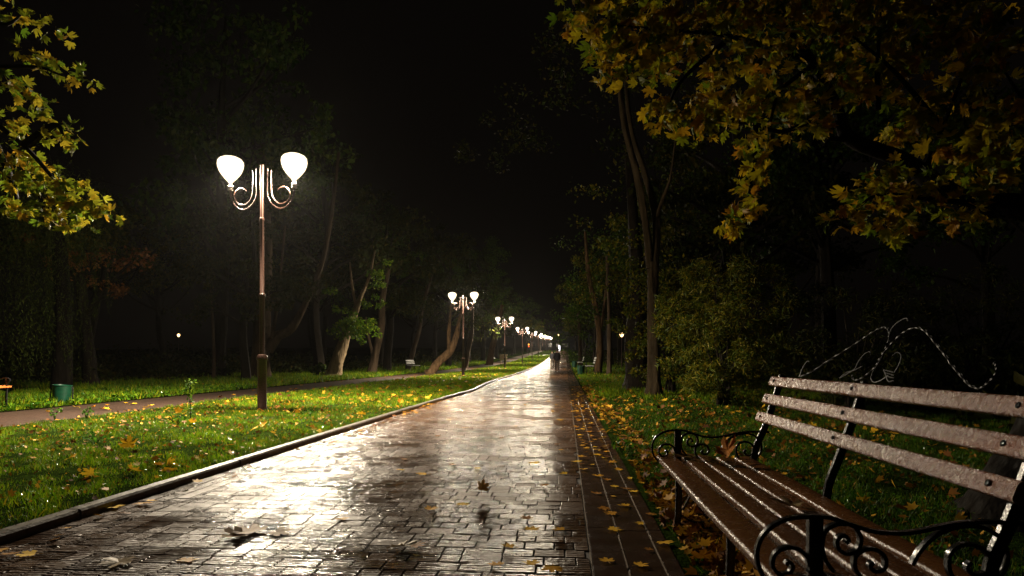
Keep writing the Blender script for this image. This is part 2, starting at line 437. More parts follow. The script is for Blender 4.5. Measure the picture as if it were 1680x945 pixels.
# individual brick courses: one mesh, real joints
def brick_field(y0, y1, row, gap, step_mult=1.0):
    V = []
    y = y0; k = 0
    K = None
    while y < y1:
        x = kerb_x(y) + .34 + .005
        r0 = random.uniform(-.18, 0)
        x += r0
        xs = [x]
        while xs[-1] < .12:
            xs.append(xs[-1] + random.choice((.105, .16, .16, .21)) * step_mult)
        for a, b_ in zip(xs[:-1], xs[1:]):
            a = max(a, kerb_x(y) + .345); b_ = min(b_, .122)
            if b_ - a < .03: continue
            V.append((a + gap / 2, b_ - gap / 2, y + gap / 2, y + row - gap / 2))
        y += row; k += 1
    V = np.array(V); N = len(V)
    b = .003
    z0 = gzv(V[:, 2]) - .03
    top = gzv(V[:, 2]) + rng.normal(0, .0006, N)
    tx = rng.normal(0, .0022, N); ty = rng.normal(0, .0030, N)
    P = np.zeros((N, 12, 3))
    for r_, (ins, zz) in enumerate(((0, -.03), (0, -.003), (b, 0))):
        for c, (ix, iy) in enumerate(((0, 0), (1, 0), (1, 1), (0, 1))):
            x = np.where(ix, V[:, 1] - ins, V[:, 0] + ins)
            yy = np.where(iy, V[:, 3] - ins, V[:, 2] + ins)
            P[:, r_ * 4 + c, 0] = x; P[:, r_ * 4 + c, 1] = yy
            cx = (V[:, 0] + V[:, 1]) / 2; cy = (V[:, 2] + V[:, 3]) / 2
            P[:, r_ * 4 + c, 2] = top + zz + (tx * (x - cx) + ty * (yy - cy)) * (1 if r_ else 0)
    fs = [(8, 9, 10, 11)]
    for r_ in range(2):
        for i in range(4):
            j = (i + 1) % 4
            fs.append((r_*4+i, r_*4+j, r_*4+4+j, r_*4+4+i))
    me = npmesh('path', P, 12, fs); me.shade_flat(); return me
o = link('path', brick_field(1.2, 34, .128, .007), M['paver']); o['kind'] = 'structure'
strip('path', lambda y: kerb_x(y) + .34, .12, 34, 330, 0.0, M['paver'], nx=8, step=1.0)
strip('path', lambda y: kerb_x(y) + .34, .12, -15, 1.2, 0.0, M['paver_far'], nx=2)

# border course beside the kerb: blocks laid lengthwise
V = []
for (xa, xb) in ((0.01, .115), (.12, .225), (.23, .335)):
    y = 1.0 + random.random() * .2
    while y < 60:
        L_ = random.choice((.2, .2, .25)); k = kerb_x(y)
        V.append((k + xa, k + xb, y + .003, y + L_ - .003)); y += L_
mb = MB()
for (a, b_, c, d) in V:
    z = gz(c) - .004 + random.gauss(0, .0012)
    mb.box(a, b_, c, d, z - .03, z, .004)
o = mb.build('path', M['paver']); o['kind'] = 'structure'
strip('path', lambda y: kerb_x(y), lambda y: kerb_x(y) + .338, 60, 330, -.006, M['paver_far'], nx=2)

# dark edging slabs on the right with pale joints
mb = MB()
for (xa, xb) in ((.1315, .2955), (.3025, .4715), (.4785, .556)):
    y = .6 + random.random() * .3
    while y < 15:
        z = gz(y) - .002 + random.gauss(0, .001)
        mb.box(xa, xb, y + .002, y + .998, z - .04, z, .0025); y += 1.0
o = mb.build('path_edging', M['slab']); o['kind'] = 'structure'
strip('path_edging', .126, .556, 15.2, 330, -.004, M['slab'], nx=2)
mb = MB()
for x in (.127, .299, .475):
    y = 1.0
    while y < 12:
        wv = random.uniform(.0016, .0034)
        L_ = random.uniform(.05, .25)
        mb.box(x - wv + random.uniform(-.001, .001), x + wv, y, y + L_, gz(y) - .02, gz(y) - .001 + random.uniform(0, .002)); y += L_
        if random.random() < .2: y += random.uniform(.01, .06)
o = mb.build('path_joint', M['strip_joint']); o['kind'] = 'structure'

# kerb stones
mb = MB()
y = .8
while y < 200:
    L_ = 1.0 if y < 60 else 4.0
    k0, k1 = kerb_x(y), kerb_x(y + L_)
    z0, z1 = gz(y), gz(y + L_)
    j = random.uniform(-.006, .006); h = .056 + random.uniform(-.003, .003)
    vs = []
    for (yy, kk, zz) in ((y + .004, k0, z0), (y + L_ - .004, k1, z1)):
        vs += [(kk - .10 + j, yy, zz - .05), (kk + j, yy, zz - .05), (kk + j, yy, zz + h - .014), (kk - .012 + j, yy, zz + h), (kk - .088 + j, yy, zz + h), (kk - .10 + j, yy, zz + h - .012)]
    fs = [(i, (i + 1) % 6, 6 + (i + 1) % 6, 6 + i) for i in range(6)] + [(5, 4, 3, 2, 1, 0), (6, 7, 8, 9, 10, 11)]
    mb.add(vs, fs); y += L_
o = mb.build('kerb', M['kerb']); o['kind'] = 'structure'
mb = MB()
y = .8
while y < 12:
    mb.box(.560 + random.uniform(0, .004), .60, y + .004, y + .996, -.06, -.008 + random.uniform(-.002, .002)); y += 1
o = mb.build('kerb', M['slab']); o['kind'] = 'structure'

# ------------------------------------------------------------------ grass (stuff)
def grass(name, areas, mat, tmpl, hmin, hmax, label, lean=.45, zoff=.0, flat=False, tuft=True):
    Vs = []
    for (x0, x1, y0, y1, dens, scale) in areas:
        n = int((x1 - x0) * (y1 - y0) * dens)
        x = rng.uniform(x0, x1, n); y = rng.uniform(y0, y1, n)
        if tuft:
            f = np.sin(x * 3.1 + y * 1.7) * np.sin(y * 2.3 - x * 1.3) + .6 * np.sin(x * 7.3 - y * 5.1) + .5 * np.sin(x * 13.1 + y * 11.7)
            keep = rng.random(n) < np.clip(.60 + .50 * f, .16, 1)
            x, y, f = x[keep], y[keep], f[keep]; n = len(x)
        else: f = np.zeros(n)
        kx = np.interp(y, [k[0] for k in KX], [k[1] for k in KX])
        ok = ~((x > kx - .11) & (x < .58)) & ~((x > .5) & (x < .75 + .9 * np.clip((5.2 - y) / 3, 0, 1)) & (rng.random(n) < .72)); x, y, f = x[ok], y[ok], f[ok]; n = len(x)
        P = np.stack([x, y, gzv(y) + zoff], 1)
        s = rng.uniform(hmin, hmax, n) * scale * (1 + .45 * np.clip(f, -1, 1))
        a = rng.uniform(0, 2 * np.pi, n)
        if flat:
            Fr = frames(n, nz_bias=2.2)
        else:
            t = np.stack([rng.normal(0, lean, n), rng.normal(0, lean, n), np.ones(n)], 1); t /= np.linalg.norm(t, axis=1)[:, None]
            sd = np.stack([np.cos(a), np.sin(a), np.zeros(n)], 1); sd -= t * (sd * t).sum(1)[:, None]; sd /= np.linalg.norm(sd, axis=1)[:, None]
            Fr = np.stack([sd, t, np.cross(sd, t)], 1)
        Vs.append(scatter(P, s, tmpl[0], Fr))
    V = np.concatenate(Vs)
    o = link(name, npmesh(name, V, len(tmpl[0]), tmpl[1]), mat)
    tag(o, label, 'grass', None, 'stuff'); return o
BLADE = ([(-.045,0,0),(.045,0,0),(.03,.6,.05),(-.03,.6,.05),(.0,1,.22)], [(0,1,2,3),(3,2,4)])
WBLADE = ([(-.09,0,0),(.09,0,0),(.0,1,.2)], [(0,1,2)])
grass('grass', [(-8.12, -3.13, 1.8, 7, 3600, 1), (-8.12, -3.13, 7, 13, 2600, 1.05)], M['grass'], BLADE, .022, .058, 'bright green wet grass of the strip between the two paths, near part', zoff=.02)
grass('grass', [(-8.12, -3.13, 13, 24, 1100, 1.1), (-8.12, -3.13, 24, 45, 380, 1.4), (-8.12, -3.2, 45, 90, 110, 2.0), (-8.12, -3.2, 90, 150, 40, 2.6)], M['grass'], WBLADE, .04, .08, 'green grass of the strip between the two paths, beyond the first lamp', zoff=.02)
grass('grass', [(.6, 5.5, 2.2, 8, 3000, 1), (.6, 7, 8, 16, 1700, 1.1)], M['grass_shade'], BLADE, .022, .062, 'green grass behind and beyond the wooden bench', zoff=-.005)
grass('grass', [(.6, 9, 16, 40, 350, 1.4), (.6, 9, 40, 90, 60, 2.2)], M['grass'], WBLADE, .04, .09, 'dim grass beside the right edge of the path', zoff=-.005)
grass('grass', [(-16, -10.68, 9, 20, 900, 1.5), (-22, -10.68, 20, 45, 260, 1.8), (-22, -10.68, 45, 100, 45, 2.6)], M['grass'], WBLADE, .05, .11, 'dark grass on the far side of the second path', zoff=.01)
grass('ground_cover', [(-8.05, -3.2, 1.9, 14, 260, 1), (.6, 4.5, 2.2, 14, 320, 1.1)], M['weeds'], LEAF6, .010, .026, 'small broad wet weed leaves among the grass', zoff=.05, flat=True)['category'] = 'ground cover'
grass('ground_cover', [(-14.5, -10.7, 9, 22, 420, 1)], M['weeds'], LEAF6, .05, .11, 'leafy dark ground cover along the far edge of the second path', zoff=.08, flat=True)['category'] = 'ground cover'

# ------------------------------------------------------------------ fallen leaves
maples = [maple_tmpl(c, f, s) for (c, f, s) in ((.25,.2,1), (.5,.1,2), (.1,.35,3), (-.4,.1,4), (.7,.5,5), (.35,-.3,6))]
def leaf_mesh(i):
    v, f = maples[i]
    me = bpy.data.meshes.new('maple_leaf'); me.from_pydata(v, [], f); me.update(); return me
LM = [leaf_mesh(i) for i in range(6)]
for me in LM: me.materials.append(M['leaf_fallen'])

def put_leaf(x, y, z, s, label, group, mi=None, tilt=.12, mat=None, name='maple_leaf', rot=None, flat=1.0):
    me = LM[mi if mi is not None else random.randrange(6)]
    o = bpy.data.objects.new(name, me); C.objects.link(o)
    o.location = (x, y, z); o.scale = (s, s, s * random.uniform(.5, 1.0) * flat)
    o.rotation_euler = rot or (random.gauss(0, tilt), random.gauss(0, tilt), random.uniform(0, 6.28))
    if mat:
        o.material_slots[0].link = 'OBJECT'; o.material_slots[0].material = mat
    tag(o, label, 'leaf', group); return o

def ground_leaf(px, py, dz, *a, **k):
    Z = CAMH * F / (py - 590)
    p = W(px, py, Z); return put_leaf(p.x, p.y, dz, *a, **k)

# the ones that stand out
ground_leaf(425, 880, .02, .20, 'large crumpled brown leaf on the bright wet bricks at the bottom left', None, mi=0, mat=M['leaf_brown'], rot=(.05, .04, 1.2), flat=.6)
ground_leaf(405, 881, .016, .15, 'brown leaf with torn lobes under the left side of the large crumpled leaf', None, mi=4, mat=M['leaf_brown'], rot=(.05, -.15, 2.5), flat=.5)
ground_leaf(448, 876, .018, .12, 'small brown leaf touching the right side of the large crumpled leaf', None, mi=2, mat=M['leaf_brown'], rot=(-.08, .1, 4.4), flat=.5)
ground_leaf(645, 902, .018, .15, 'pale curled dead leaf on the bricks at the bottom centre', None, mi=1, mat=M['leaf_pale'], rot=(.1, -.12, 4.4), flat=.7)
ground_leaf(203, 920, .015, .14, 'pale leaf lying flat near the bottom left corner of the path', None, mi=2, mat=M['leaf_pale'])
ground_leaf(208, 748, .075, .16, 'large golden maple leaf standing up in the left grass', None, mi=1, mat=M['leaf_gold'], rot=(1.0, .1, .3))
ground_leaf(790, 814, .035, .09, 'small brown leaf standing on edge in the middle of the path', None, mi=4, mat=M['leaf_brown'], rot=(1.3, .2, .4))
spots_path = [(655,772),(670,755),(775,770),(740,765),(800,795),(845,900),(872,872),(905,930),(930,872),(700,840),(555,852),(300,925),(60,912),(240,826),(185,832),(205,815),(870,760),(893,796),(932,780),(938,757),(915,728),(828,720),(845,700),(688,688),(795,662),(822,640),(850,628),(712,716),(765,703),(470,700),(540,705),(560,712),(612,702),(640,688),(662,684),(920,740),(900,700),(880,690),(890,672),(868,655),(902,660),(860,645),(846,636),(875,628),(893,634),(905,642),(918,651),(925,668),(800,690),(735,690),(760,830),(680,895),(878,930),(820,930),(868,855),(955,770),(915,690),(700,780),(480,728),(450,738),(385,760),(350,770)]
for (px, py) in spots_path:
    ground_leaf(px + random.uniform(-3, 3), py + random.uniform(-1, 1), .009, random.uniform(.06, .11), 'yellow maple leaf lying flat on the wet brick paving', 'fallen leaves on the brick path', tilt=.05, flat=.3)
spots_edge = [(985,783),(1000,815),(1025,803),(1048,808),(975,812),(1035,832),(1000,868),(985,832),(1060,862),(1020,770),(1010,798),(995,790),(1040,786),(1060,795),(1062,812),(990,742),(972,735),(975,725),(965,711),(985,718),(1000,760),(962,690),(955,695),(948,680),(958,672),(950,663),(945,655),(952,648),(940,668),(1045,930),(1010,845),(1075,845),(1068,905),(1000,925),(1085,890),(970,764),(940,640),(946,630),(938,650),(944,645),(960,700),(970,703),(979,745),(988,752)]
for (px, py) in spots_edge:
    ground_leaf(px + random.uniform(-3, 3), py + random.uniform(-1, 1), .009, random.uniform(.045, .10), 'wet yellow leaf on the dark edging slabs right of the bricks', 'fallen leaves on the dark edging slabs', tilt=.06, flat=.3)
for _ in range(75):
    x = random.uniform(-8.0, -3.3); y = random.uniform(2.6, 15) if random.random() < .6 else random.uniform(8, 26)
    put_leaf(x, y, gz(y) + .065, random.uniform(.08, .14), 'yellow leaf caught in the grass left of the kerb', 'fallen leaves in the grass strip', tilt=.5)
for _ in range(48):
    x = random.uniform(.62, 1.7); y = random.uniform(2.2, 6.5)
    put_leaf(x, y, .03, random.uniform(.07, .13), 'damp leaf in the litter under and beside the wooden bench', 'fallen leaves around the wooden bench', tilt=.4)
for _ in range(32):
    x = random.uniform(1.2, 5); y = random.uniform(3.2, 15)
    put_leaf(x, y, .05, random.uniform(.08, .13), 'yellow leaf lying in the grass behind the wooden bench', 'fallen leaves in the right grass', tilt=.5)
for _ in range(26):
    x = random.uniform(-10.5, -8.3); y = random.uniform(7.5, 28)
    put_leaf(x, y, .012, random.uniform(.09, .14), 'yellow leaf on the brown second path at the left', 'fallen leaves on the second path')

# countless small litter in the grass
def litter(name, areas, label, zoff):
    Vs = []
    v, f = maple_tmpl(.3, .2, 9, False)
    sel = [0, 1, 4, 5, 9, 12, 15, 18, 19]
    T = ([(0,.38,0)] + [(x, y, .1 * abs(x)) for (x, y) in [(0,1),(.14,.6),(.5,.72),(.34,.36),(.55,.24),(.15,.1),(-.15,.1),(-.55,.24),(-.34,.36),(-.5,.72),(-.14,.6)]], [(0, 1 + i, 1 + (i + 1) % 11) for i in range(11)])
    for (x0, x1, y0, y1, n, s0, s1, tiltb) in areas:
        x = rng.uniform(x0, x1, n); y = rng.uniform(y0, y1, n)
        P = np.stack([x, y, gzv(y) + zoff + rng.uniform(0, .03, n)], 1)
        Vs.append(scatter(P, rng.uniform(s0, s1, n), T[0], frames(n, nz_bias=tiltb)))
    o = link(name, npmesh(name, np.concatenate(Vs), 12, T[1]), M['litter']); tag(o, label, 'leaf litter', None, 'stuff')
litter('leaf_litter', [(-8.1, -3.2, 2, 14, 450, .03, .08, 1.5), (-8.1, -3.2, 2, 16, 2600, .015, .045, 1.2), (-8.1, -3.3, 14, 45, 1100, .08, .14, 2.5), (-8.1, -3.3, 45, 100, 500, .12, .2, 2.5)], 'small scattered yellow and brown leaf bits in the left grass', .045)
litter('leaf_litter', [(.60, 1.5, 1.6, 5, 1900, .025, .085, 1.5), (.6, 5, 3, 14, 2200, .015, .045, 1.2), (.60, 1.3, 2.1, 7, 500, .03, .09, 1.3), (.60, .95, 7, 24, 500, .05, .11, 3), (.6, 6, 3, 16, 1100, .04, .10, 1.3), (.6, 7, 16, 50, 900, .08, .15, 2.5)], 'mixed wet brown and yellow leaf bits on the right verge', .02)
litter('leaf_litter', [(.15, .6, 6, 24, 260, .05, .1, 9), (-2.9, .5, 12, 60, 420, .05, .12, 9), (-3.0, -2.75, 3, 30, 160, .04, .1, 6)], 'thin scatter of leaf bits over the paving and along the kerb foot', .004)
litter('leaf_litter', [(-14, -10.7, 9, 60, 500, .07, .13, 2), (-10.6, -8.2, 25, 80, 250, .08, .13, 9)], 'yellow leaf bits at the far side of the second path', .03)

# ------------------------------------------------------------------ street lamps
def make_lamp():
    t = empty('street_lamp')
    u = lambda X: (X - 680) / 618.0
    zz = lambda Y: 4.74 - (Y - 300) / 618.0
    MB().lathe([(.11, -.05), (.11, .02), (.086, .05), (.083, .96), (.098, .98), (.102, 1.03), (.085, 1.075), (.055, 1.09)], 24).build('pole_base', M['lamp_paint'], t, True)
    MB().lathe([(.052, 1.05), (.050, 2.18), (.057, 2.19), (.057, 2.25), (.040, 2.27), (.037, 3.66), (.045, 3.67), (.045, 3.72), (.034, 3.73), (.034, 4.74), (.02, 4.75)], 20).build('pole', M['lamp_paint'], t, True)
    for sx in (-1, 1):
        mb = MB()
        outer = [(68, 45), (68, 200), (68, 340), (100, 430), (160, 495), (235, 525), (310, 500), (365, 440), (398, 370), (405, 290)]
        inner = [(113, 65), (113, 200), (120, 330), (150, 410), (205, 460), (260, 468), (320, 440), (352, 370), (335, 305), (285, 268), (235, 278), (200, 305)]
        mb.sweep([(sx * a / 618, 0, 4.74 - b_ / 618) for a, b_ in [(p.x, p.z) for p in cr([(a, 0, b_) for a, b_ in outer])]], .0155, 10)
        mb.sweep([(sx * a / 618, 0, 4.74 - b_ / 618) for a, b_ in [(p.x, p.z) for p in cr([(a, 0, b_) for a, b_ in inner])]], .012, 10)
        for (x0, x1, yb) in ((20, 68, 108), (20, 68, 322), (68, 113, 140)):
            mb.sweep([(sx * x0 / 618, 0, 4.74 - yb / 618), (sx * x1 / 618, 0, 4.74 - yb / 618)], .010, 8)
        mb.sweep([(sx * 245 / 618, 0, 4.74 - 466 / 618), (sx * 245 / 618, 0, 4.74 - 522 / 618)], .010, 8)
        arm = mb.build('scroll_arm', M['lamp_paint'], t, True)
        cx = sx * 405 / 618
        MB().lathe([(.03, 4.27), (.055, 4.275), (.055, 4.305), (.035, 4.32), (.055, 4.33), (.055, 4.355), (.036, 4.37), (.036, 4.43)], 20, (cx, 0, 0)).build('collar', M['globe_cap'], arm, True)
        MB().lathe([(.035, 4.42), (.055, 4.45), (.105, 4.50), (.158, 4.565), (.202, 4.63), (.232, 4.71), (.243, 4.78), (.235, 4.84), (.20, 4.885), (.14, 4.915), (.06, 4.93), (.0, 4.932)], 24, (cx, 0, 0)).build('lamp_globe', M['globe'], t, True)
        MB().lathe([(.0, 4.62), (.045, 4.635), (.075, 4.68), (.08, 4.72), (.06, 4.765), (.0, 4.785)], 12, (cx, 0, 0)).build('bulb', M['bulb'], t, True)
        ld = bpy.data.lights.new('lamp_light', 'SPOT'); ld.energy = SPOT_W; ld.color = (1.0, .85, .63)
        ld.shadow_soft_size = .05; ld.spot_size = R(168); ld.spot_blend = .8
        lo = bpy.data.objects.new('lamp_light', ld); C.objects.link(lo); lo.parent = t; lo.location = (cx, 0, 4.60)
    return t
lamp = make_lamp()
lamp_pos = [(430, 12.35), (760, 37.4), (828, 60.7), (857, 86.5), (None, 111), (None, 136), (None, 161), (None, 186), (None, 211), (None, 236)]
ords = ['nearest', 'second', 'third', 'fourth', 'fifth', 'sixth', 'seventh', 'eighth', 'ninth', 'tenth']
for i, (px, Z) in enumerate(lamp_pos):
    L_ = lamp if i == 0 else copy_tree(lamp)
    if px is None: x, y = -5.8, Z
    else:
        p = W(px, 590, Z); x, y = p.x, p.y
    L_.location = (x, y, gz(y) + .012)
    L_.rotation_euler.z = R(-3) + random.uniform(-.03, .03) * (i > 0)
    lab = 'tall brown twin globe street lamp with scroll arms standing nearest in the grass' if i == 0 else \
        f'twin globe street lamp on the grass strip, {ords[i]} nearest of the row'
    tag(L_, lab, 'street lamp', 'twin street lamps along the grass strip')
# concrete foot seen under the third lamp
p = W(828, 590, 60.7)
tag(MB().lathe([(.42, -.02), (.42, .045), (.3, .06)], 20, (p.x + .0, p.y - .0, gz(p.y))).build('lamp_footing', M['kerb']), 'round dark footing disc under the third lamp', 'footing')

# far single lamps seen through the trees
def far_lamp():
    t = empty('path_lamp')
    MB().sweep([(0, 0, -.1), (0, 0, 1.5), (0, 0, 3.9)], [.06, .05, .035], 8).build('pole', M['lamp_paint'], t, True)
    MB().lathe([(.05, 3.85), (.14, 3.95), (.2, 4.1), (.14, 4.25), (.02, 4.3)], 14).build('lamp_globe', M['far_globe'], t, True)
    return t
fl = far_lamp()
for i, (px, py, Z, lab) in enumerate([(1020, 549, 62, 'distant white lamp glowing through the right-hand trees'),
                                      (293, 550, 92, 'small warm lamp far off in the dark woods at the left'),
                                      (520, 551, 110, 'tiny warm lamp between the trunks behind the second path')]):
    L_ = fl if i == 0 else copy_tree(fl)
    p = W(px, py, Z); L_.location = (p.x, p.y, p.z - 4.08); tag(L_, lab, 'lamp')
    # let the pole reach the ground
    for k in [k for k in bpy.data.objects if k.parent == L_ and k.name.startswith('pole')]: k.location.z = 0

# ------------------------------------------------------------------ benches
def scroll_pts(seq): return seq

def arm_curves():
    """curves of the wrought armrest; (u, z), u measured back from the front post"""
    g = lambda X, Y: ((X - 255) / 1203.0, .585 - (Y - 92) / 1203.0)
    A = []
    A.append([g(*p) for p in ((140,322),(100,290),(78,240),(80,185),(110,135),(165,102),(230,91),(300,93),(360,112),(430,133),(500,138),(570,130),(640,112),(720,99),(790,96),(880,98))])
    A.append([g(*p) for p in ((238,250),(228,215),(200,193),(160,192),(130,215),(124,250),(145,275),(172,272),(186,250),(174,235),(165,245))])
    A.append([g(*p) for p in ((310,262),(285,225),(276,180),(286,135),(325,112),(370,118),(393,155),(382,192),(350,205),(324,188),(323,160),(343,148),(356,163),(346,172))])
    A.append([g(*p) for p in ((400,285),(376,250),(378,212),(408,190),(446,193),(468,220),(462,250),(436,258),(420,242),(432,230))])
    A.append([g(*p) for p in ((548,235),(572,190),(620,140),(690,112),(760,115),(810,150),(828,205),(812,255),(785,278))])
    A.append([g(*p) for p in ((672,280),(656,240),(662,195),(700,168),(748,175),(778,210),(768,250),(732,262),(710,240),(722,222))])
    return A
M_BENCH = None

def bench_frame(mb_post, mb_scroll, y, x_f=.655):
    x_r = 1.085
    # front post + leg (flat bar), slight outward kick at the foot
    fp = cr([(x_f - .012, y, -.03), (x_f + .004, y, .12), (x_f + .004, y, .30), (x_f, y, .44), (x_f, y, .583)], 4)
    mb_post.ribbon(fp, .036, .03)
    rp = cr([(x_r + .10, y, -.03), (x_r + .055, y, .15), (x_r + .01, y, .35), (x_r + .01, y, .47), (x_r + .062, y, .60), (x_r + .124, y, .78), (x_r + .165, y, .91)], 5)
    mb_post.ribbon(rp, .034, .022)
    # seat rail under the slats
    mb_post.ribbon(cr([(.58, y, .385), (.70, y, .398), (.88, y, .383), (1.09, y, .392)], 4), .03, .022)
    # brace between the legs
    mb_scroll.ribbon(cr([(x_f, y, .10), (x_f + .10, y, .05), (x_f + .22, y, .07), (x_f + .33, y, .16), (x_r + .04, y, .18)], 6), .012, .022)
    mb_scroll.ribbon(cr([(x_f + .02, y, .385), (x_f + .07, y, .31), (x_f + .075, y, .22), (x_f + .03, y, .12)], 6), .010, .020)
    mb_scroll.ribbon(cr([(x_f + .13, y, .30), (x_f + .10, y, .22), (x_f + .12, y, .14), (x_f + .19, y, .08)], 6), .010, .020)

def make_main_bench():
    t = empty('park_bench', (.64, 2.79, 0))
    off = Vector((-.64, -2.79, 0))
    def fin(mb, name, mat, smooth=True):
        mb.v = [tuple(Vector(v) + off) for v in mb.v]
        return mb.build(name, mat, t, smooth)
    Y0, Y1 = 1.70, 3.88
    # seat slats: rounded front edges
    def slat(x0, x1, z0, z1, th, ya, yb):
        """board from front (x0,z0) to back (x1,z1) top edge; th thickness; lengthwise along y"""
        d = Vector((x1 - x0, 0, z1 - z0)); L_ = d.length; d.normalize(); nn = Vector((-d.z, 0, d.x))
        prof = []
        r = min(.012, th * .35)
        for (cx, cz, a0) in ((r, -r, 180), (L_ - r, -r, 90), (L_ - r, -th + r, 0), (r, -th + r, 270)):
            for k in range(4):
                a = R(a0 - k * 30)
                prof.append((cx + r * math.cos(a), cz + r * math.sin(a)))
        mb = MB(); vs = []; n = len(prof); m = 60
        for j in range(m + 1):
            y = ya + (yb - ya) * j / m
            wv = .0016 * math.sin(y * 5 + x0 * 31) + random.gauss(0, .0004)
            for (a, b_) in prof:
                p = Vector((x0, 0, z0)) + d * a + nn * (b_ + wv); vs.append((p.x, y, p.z))
        fs = [(j*n+i, j*n+(i+1) % n, (j+1)*n+(i+1) % n, (j+1)*n+i) for j in range(m) for i in range(n)]
        fs += [tuple(range(n)), tuple(range(m*n+n-1, m*n-1, -1))]
        return mb.add(vs, fs)
    seat = [(.538, .638, .428, .444), (.668, .760, .444, .438), (.778, .868, .436, .428), (.886, .974, .427, .424), (.992, 1.078, .425, .434)]
    for i, (a, b_, c, d) in enumerate(seat):
        fin(slat(a, b_, c, d, .036, Y0 + random.uniform(-.006, .006), Y1 + random.uniform(-.006, .006)), 'seat_slat', M['bench_seat'])
    bs = [(1.108, 1.130, .645, .700), (1.146, 1.168, .750, .806), (1.184, 1.206, .852, .906)]
    for i, (xa, xb, za, zb) in enumerate(bs):
        # front face leans back: build as slat running up
        o = fin(slat(xa, xb + .0, za, zb, .036, Y0, Y1), 'backrest_slat', M['bench_wood'])
        mb = MB()
        for yy in (1.80, 2.79, 3.80):
            d = Vector((xb - xa, 0, zb - za)).normalized(); nn = Vector((-d.z, 0, d.x))
            c = Vector(((xa + xb) / 2, yy, (za + zb) / 2)) + nn * .0
            M4 = Matrix.Translation(c + nn * .001 + off) @ nn.to_track_quat('Z', 'Y').to_matrix().to_4x4()
            mb2 = MB().lathe([(.0095, -.004), (.0095, .002), (.006, .004), (.003, .001)], 10)
            mb.add([tuple(M4 @ Vector(v)) for v in mb2.v], mb2.f)
        mb.build('bolt_heads', M['iron'], o, True)
    for y in (1.75, 3.82):
        mp, ms = MB(), MB()
        bench_frame(mp, ms, y)
        f = fin(mp, 'side_frame', M['iron'])
        ms2 = MB()
        ax = .655
        for c in arm_curves():
            top = c is None
            ms2.ribbon([(ax + q.x, y, q.z) for q in cr([(a, 0, b_) for a, b_ in c], 6)], .0105, .022)
        # scroll brace belongs to the frame
        b_ = fin(ms, 'leg_brace', M['iron'])
        fin(ms2, 'armrest', M['iron'])
    mp, ms = MB(), MB()
    y = 2.79
    mp.ribbon(cr([(.69, y, -.03), (.70, y, .2), (.69, y, .40)], 4), .034, .03)
    mp.ribbon(cr([(1.19, y, -.03), (1.13, y, .15), (1.095, y, .35), (1.10, y, .47), (1.147, y, .60), (1.209, y, .78), (1.25, y, .905)], 5), .030, .026)
    mp.ribbon(cr([(.58, y, .385), (.70, y, .398), (.88, y, .383), (1.09, y, .392)], 4), .03, .022)
    fin(mp, 'middle_frame', M['iron'])
    # wrought ornament above the backrest, in the plane of the back
    def bp(X, Y):
        px, py = 1230 + X / 3.733, 510 + Y / 3.733
        tt = (px - 840) / F; z = 1.0
        for _ in range(6):
            x = 1.225 + (z - .9) * .35
            y = x * (CS + tt * SN) / (tt * CS - SN)
            Z = y * CS - x * SN
            z = CAMH - (py - 590) / F * Z
        return (x, y, z)
    ropes = [[(310,402),(375,375),(470,312),(570,250),(670,185),(740,138),(800,105),(838,106),(852,132),(848,180),(825,240),(792,300),(768,345),(705,398),(655,425),(630,415),(628,395)],
             [(830,245),(880,188),(945,130),(1010,105),(1070,122),(1120,180),(1180,252),(1232,328),(1290,395),(1340,452),(1400,476),(1450,450),(1498,400),(1512,345),(1495,318)],
             ]
    thin = [[(972,62),(960,44),(920,62),(880,95),(858,135),(850,180)],
            [(830,245),(790,320),(755,375),(745,415),(765,438),(810,422),(850,395)],
            [(742,270),(735,250),(700,268),(662,318),(645,355),(600,385),(552,412)],
            [(550,412),(590,380),(640,365),(690,340)],
            [(875,275),(905,255),(928,275),(915,330),(885,380)],
            [(365,310),(350,312),(325,350),(305,402)],
            [(820,362),(835,395),(850,432),(885,428)], [(820,362),(855,370),(880,378)], [(828,380),(860,388),(885,396)], [(836,400),(862,408),(886,412)]]
    mb = MB()
    for c in ropes:
        pts = cr([bp(*q) for q in c], 9)
        mb.sweep(pts, [.0033 * random.uniform(.7, 1.25) for _ in pts], 4, twist=.29)
        mb.sweep([p + Vector((.004, 0, .004 * math.sin(k * .9 + .8 * math.sin(k * .17)))) for k, p in enumerate(pts)], .0018, 5)
    for c in thin:
        mb.sweep(cr([bp(*q) for q in c], 6), .0026, 5)
    fin(mb, 'back_ornament', M['wire'])
    return tag(t, 'large wet brown slatted bench with black scroll armrests at the right front', 'bench')
main_bench = make_main_bench()

# leaves on the bench
put_leaf(.86, 3.62, .455, .145, 'big orange maple leaf curled up at the far end of the bench seat', None, mi=1, mat=M['leaf_orange'], rot=(.9, .15, -1.3))
put_leaf(.90, 2.50, .442, .13, 'yellow green leaf lying flat on the middle of the bench seat', None, mi=0, mat=M['leaf_pale'], rot=(.08, .02, 1.1))
put_leaf(.70, 3.70, .448, .10, 'thin brownish leaf at the far corner of the bench seat', None, mi=2, mat=M['leaf_brown'], rot=(.05, .0, 1.9))

